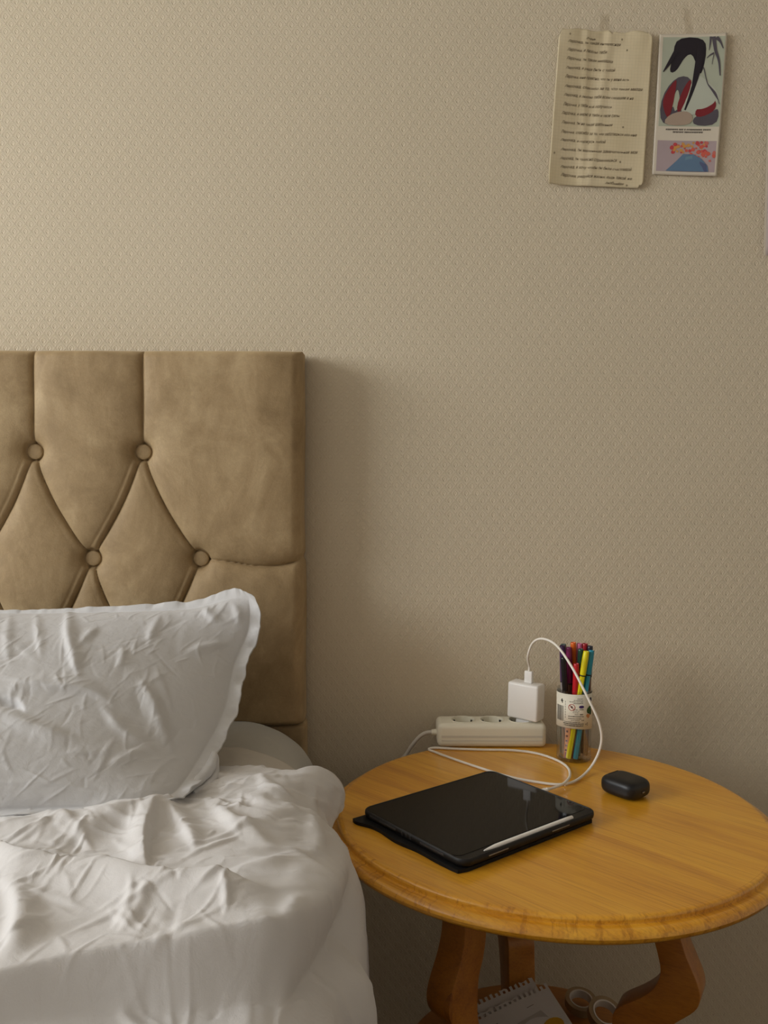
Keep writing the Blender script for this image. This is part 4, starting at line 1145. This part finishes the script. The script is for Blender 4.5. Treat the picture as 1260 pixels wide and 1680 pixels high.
note = tag(empty('handwritten_note', at(984, 180, WALL_Y - .003)), 'handwritten note on yellowed squared paper taped to wall', 'note')
def ncurl(u, v):
    return .0050 * abs(2 * u - 1) ** 3 + .0012 * math.sin(u * 9 + v * 2.5) + .0016 * math.exp(-((u - .55 + .12 * v) / .05) ** 2) + .0012 * math.exp(-((u - .30 - .06 * v) / .04) ** 2) + .004 * max(0, .14 - v) * 3 * abs(math.sin(u * 13)) + .003
npt = wall_sheet('note', [(916, 50), (1069, 57), (1053, 311), (897, 304)], .0012, None, note, curl=ncurl)
# paper outline with rounded lower-right and clipped upper-left corner: trim rows of the grid
def npt_r(u, v):
    uu = u
    if v > .95: uu = min(max(u, 0 + (v - .95) * .25), 1 - .06 * ((v - .95) / .05) ** 2)
    if v < .06: uu = max(min(u, 1 - .05 * ((.06 - v) / .06) ** 2), .035 * ((.06 - v) / .06))
    vv = v + (.006 * math.sin(u * 21) * max(0, 1 - v / .05) + (.018 * math.exp(-((u - .57) / .02) ** 2)) * max(0, 1 - v / .05))
    return npt(uu, vv)
flat_from('paper', npt_r, np.linspace(0, 1, 60), np.linspace(0, 1, 80), paper_mat(), note)
def text_mesh(body, size, shear=.42):
    cu = bpy.data.curves.new('t', 'FONT'); cu.body = body; cu.size = size; cu.shear = shear; cu.resolution_u = 2; cu.offset = 0
    ob = bpy.data.objects.new('t', cu); COL.objects.link(ob)
    dg = bpy.context.evaluated_depsgraph_get(); dg.update()
    me = bpy.data.meshes.new_from_object(ob.evaluated_get(dg))
    v = np.array([tuple(p.co) for p in me.vertices]) if len(me.vertices) else np.zeros((0, 3)); f = [tuple(p.vertices) for p in me.polygons]
    bpy.data.objects.remove(ob); bpy.data.curves.remove(cu); bpy.data.meshes.remove(me)
    return v, f
lines = [  # text, u start, u end, v baseline
    ('Лерочка, ты такая интересная', .10, .67, .088), ('Лерочка, я люблю тебя', .10, .53, .140), ('Лерочка, ты такая милашка', .10, .60, .196),
    ('Лерочка, я рада быть с тобой', .10, .63, .254), ('Лерочка, мне приятно, что ты у меня есть', .10, .78, .312), ('Лерочка, спасибо за то, что такая милая', .10, .93, .374),
    ('Лерочка, я люблю тебя всем сердцем и не', .10, .84, .430), ('Лерочка, у тебя всё получится', .10, .62, .490), ('Лерочка, я верю в тебя и твои силы', .09, .71, .546),
    ('Лерочка, ты не такая шаблонная', .10, .64, .606), ('Лерочка, спасибо за то, что заботишься обо мне', .10, .90, .666), ('Лерочка, я горжусь тобой', .10, .58, .718),
    ('Лерочка, ты маленькая замечательная моя', .11, .92, .778), ('Лерочка, ты чудесно справляешься', .11, .71, .834), ('Лерочка, я хочу чтобы ты была счастливой', .12, .87, .888),
    ('Лерочка, радуйся жизни, будь такой же', .13, .88, .944)]
tv, tf = [], []
def put_text(body, u0, u1, v0, hgt=.030, seed=0):
    v, f = text_mesh(body, 1.0)
    if not len(v): return
    x0_, x1_ = v[:, 0].min(), v[:, 0].max(); b = len(tv); rnd = random.Random(seed)
    ph, ph2 = rnd.uniform(0, 6), rnd.uniform(0, 6)
    for p in v:
        t = (p[0] - x0_) / (x1_ - x0_ + 1e-9)
        u = u0 + (u1 - u0) * t
        vv = v0 + .0014 * math.sin(t * 9 + ph) - p[1] * hgt * (1 + .18 * math.sin(t * 17 + ph2)) + .004 * t
        q = npt(u, vv, .0006); tv.append(q)
    for q in f: tf.append(tuple(i + b for i in q))
for i, (s, a, b_, v_) in enumerate(lines): put_text(s, a, b_, v_, .026, i)
put_text('очень', .30, .40, .060, .020, 40)
put_text('любимая', .60, .80, .982, .024, 41)
for u, v in ((.12, .035), (.68, .050), (.74, .118), (.75, .612), (.045, .800), (.83, .985), (.745, .836)):
    b = len(tv); n = 12
    for k in range(n):
        a = 2 * math.pi * k / n
        for r_ in (.55, 1): tv.append(npt(u + .010 * r_ * math.cos(a) * .8, v + .006 * r_ * math.sin(a), .0006))
    for k in range(n):
        k2 = (k + 1) % n; tf.append((b + 2 * k, b + 2 * k + 1, b + 2 * k2 + 1, b + 2 * k2))
hw = from_py('handwriting', tv, tf, M_ink, note)
hw['label'] = 'lines of brown-black handwriting'

# picture card (generic abstract prints)
card = tag(empty('picture_card', at(1130, 170, WALL_Y - .003)), 'tall white picture card with two colour prints taped right of the note', 'card')
def ccurl(u, v): return .0035 * u ** 3 + .0012 * math.sin(v * 4) + .004 * max(0, v - .85) + .0022
cpt = wall_sheet('card', [(1081, 58), (1191, 57), (1174, 291), (1069, 287)], .0012, None, card, curl=ccurl)
M_card = plain('card_stock', lin(214, 203, 184), .5, .4, noise=.02)
flat_from('card_sheet', cpt, np.linspace(0, 1, 30), np.linspace(0, 1, 50), M_card, card)
def panel(name, u0, u1, v0, v1, mat, d=.0004, parent=card):
    P_ = np.array([[cpt(u, v, d) for v in np.linspace(v0, v1, 24)] for u in np.linspace(u0, u1, 14)])
    return grid_mesh(name, P_, mat, parent, 180, flip=True)
def shape(name, pts, mat, d, parent):
    if name == 'brush_patch':
        q = [np.array(p) for p in pts]; n_ = len(q); pts = []
        for i in range(n_):
            a, b, c = q[i - 1], q[i], q[(i + 1) % n_]
            for t in (0, .33, .66): pts.append(tuple(((a + b) / 2) * (1 - t) ** 2 + 2 * b * t * (1 - t) + ((b + c) / 2) * t * t))
    vv = [cpt(u, v, d) for u, v in pts]
    bm = bmesh.new(); f = bm.faces.new([bm.verts.new(p) for p in vv]); bmesh.ops.triangulate(bm, faces=[f])
    return bm_obj(name, bm, mat, parent, None)
big = panel('upper_print', .055, .975, .022, .655, plain('print_pale_green_grey', lin(176, 180, 160), .5, .4, noise=.05))
def band(pts, w0, w1):
    c = catmull([np.array(p) for p in pts], 6); L_, R_ = [], []
    for i, p in enumerate(c):
        t = c[min(i + 1, len(c) - 1)] - c[max(i - 1, 0)]; n = np.array([-t[1], t[0] * .25]); n /= np.hypot(*n) + 1e-9
        w = w0 + (w1 - w0) * i / (len(c) - 1); L_.append(p + n * w); R_.append(p - n * w * 1.0)
    return [tuple(np.clip(q, (.056, .023), (.974, .654))) for q in L_ + R_[::-1]]
pk = plain('print_ink_black', lin(34, 28, 36), .5, .4); pc = plain('print_crimson', lin(124, 34, 42), .5, .4); pg = plain('print_grey_violet', lin(84, 78, 86), .5, .4); pw = plain('print_pale_sage', lin(186, 190, 174), .5, .4); pt_ = plain('print_warm_grey', lin(170, 150, 132), .5, .4)
# loose ink-brush composition in the print's own colours
shape('brush_patch', [(.24, .025), (.66, .025), (.72, .12), (.66, .30), (.60, .26), (.50, .13), (.38, .17), (.28, .27), (.16, .28), (.22, .15)], pk, .0006, big)
shape('brush_patch', [(.06, .64), (.07, .44), (.28, .30), (.50, .30), (.56, .42), (.40, .60), (.34, .65)], pg, .0006, big)
shape('brush_patch', [(.08, .46), (.27, .32), (.30, .34), (.22, .62), (.13, .56)], pc, .0008, big)
shape('brush_patch', [(.30, .52), (.42, .36), (.52, .31), (.50, .40), (.36, .58)], pc, .0008, big)
shape('brush_patch', [(.56, .26), (.96, .42), (.93, .50), (.60, .58), (.32, .56), (.52, .36)], pw, .0007, big)
shape('brush_patch', [(.58, .54), (.84, .44), (.92, .50), (.86, .56), (.62, .60)], pc, .0009, big)
shape('brush_patch', [(.56, .65), (.58, .58), (.86, .55), (.95, .52), (.95, .65)], pg, .0008, big)
shape('brush_patch', [(.10, .65), (.20, .57), (.46, .54), (.58, .58), (.54, .65)], pt_, .0010, big)
for pts, w0, w1 in (([(.62, .10), (.60, .26), (.52, .42), (.44, .54)], .05, .012), ([(.30, .08), (.18, .20), (.08, .27)], .03, .006)):
    shape('brush_stroke', band(pts, w0, w1), pk, .0011, big)
for pts, w0, w1 in (([(.80, .024), (.84, .12), (.90, .20), (.93, .30)], .028, .008), ([(.84, .03), (.90, .06), (.95, .11)], .022, .006), ([(.76, .024), (.755, .07), (.745, .12)], .018, .004), ([(.82, .14), (.76, .155), (.72, .175)], .008, .004), ([(.82, .15), (.81, .18), (.80, .22)], .006, .003), ([(.68, .24), (.76, .36), (.88, .42), (.95, .50)], .007, .004)):
    shape('bamboo_stroke', band(pts, w0, w1), pg, .0011, big)
rnd = random.Random(11); vv, ff = [], []
for row, (ua, ub, v_) in enumerate(((.17, .85, .672), (.28, .73, .690))):
    u = ua
    while u < ub:
        w = .020
        for (a, b_, c_, d_) in ((0, 1, .0, .22), (0, 1, .42, .60), (rnd.uniform(.1, .6), 0, 0, 1), (0, .2, .1, 1)):
            if b_ == 0: b_ = a + .22
            b = len(vv); 
            for (p, q) in ((a, c_), (b_, c_), (b_, d_), (a, d_)): vv.append(cpt(u + p * w, v_ + q * .0115, .0006))
            ff.append((b, b + 1, b + 2, b + 3))
        u += w * 1.18 + (.012 if rnd.random() < .08 else 0)
from_py('caption', vv, ff, plain('caption_ink', lin(60, 54, 54), .6, .3), card)
low = panel('lower_print', .055, .955, .755, .975, plain('print_mauve', lin(176, 158, 160), .5, .4, noise=.06))
cols = [lin(190, 70, 74), lin(206, 96, 80), lin(206, 150, 80), lin(198, 110, 100), lin(96, 122, 148), lin(110, 140, 156), lin(84, 92, 124)]
pm = [plain('print_blot', c, .5, .4) for c in cols]
def blots(n, uc, vc, su, sv, ids):
    for k in range(n):
        u = min(.93, max(.08, rnd.gauss(uc, su))); v = min(.965, max(.765, rnd.gauss(vc, sv))); r_ = rnd.uniform(.015, .036)
        pts = [(min(.954, max(.056, u + r_ * rnd.uniform(.7, 1.2) * math.cos(a))), min(.974, max(.756, v + r_ * .45 * rnd.uniform(.7, 1.2) * math.sin(a)))) for a in [2 * math.pi * q / 9 for q in range(9)]]
        shape('colour_blot', pts, pm[rnd.choice(ids)], .0006 + k * .00001, low)
blots(22, .42, .82, .10, .03, (0, 1, 2, 2)); blots(24, .78, .84, .09, .035, (0, 0, 1, 3)); blots(10, .60, .79, .12, .015, (2, 2, 1))
shape('blue_patch', [(.20, .972), (.36, .90), (.46, .85), (.62, .85), (.74, .88), (.84, .93), (.86, .972)], pm[4], .0010, low)
shape('blue_patch', [(.46, .972), (.50, .87), (.60, .86), (.62, .972)], pm[5], .0012, low)
shape('blue_patch', [(.70, .972), (.72, .90), (.82, .92), (.84, .972)], pm[6], .0012, low)
# clear tape strips above note and card, and a pale sheet cut by the photo's right edge
M_tape = clear_mat('clear_adhesive_tape', (.992, .988, .98, 1), .02, .4, .2)
def tape(px_corners, parent):
    pts = [at(x, y, WALL_Y - .0006) for x, y in px_corners]
    v = [tuple(p) for p in pts] + [(p[0], p[1] + .0003, p[2]) for p in pts]
    return from_py('tape_strip', v, [(0, 1, 2, 3), (7, 6, 5, 4), (0, 4, 5, 1), (1, 5, 6, 2), (2, 6, 7, 3), (3, 7, 4, 0)], M_tape, parent)
tape([(1120, 12), (1130, 16), (1138, 62), (1126, 62)], card)
tape([(985, 24), (1000, 24), (998, 62), (984, 62)], note)
edge_sheet = tag(empty('wall_sheet', at(1290, 300, WALL_Y - .002)), 'pale mauve sheet on wall at the far right edge', 'paper')
ept = wall_sheet('edge', [(1259, 120), (1420, 118), (1410, 424), (1250.5, 420)], .001, None, edge_sheet, curl=lambda u, v: .002 + .002 * (1 - u) ** 4)
flat_from('paper', ept, np.linspace(0, 1, 20), np.linspace(0, 1, 20), plain('pale_mauve_paper', lin(190, 176, 168), .5, .4), edge_sheet)
vv = [ept(0, 0, .0004), ept(.02, 0, .0004), ept(.02, 1, .0004), ept(0, 1, .0004)]
from_py('white_border', vv, [(0, 1, 2, 3)], plain('white_paper_edge', lin(222, 210, 190), .5, .4), edge_sheet)
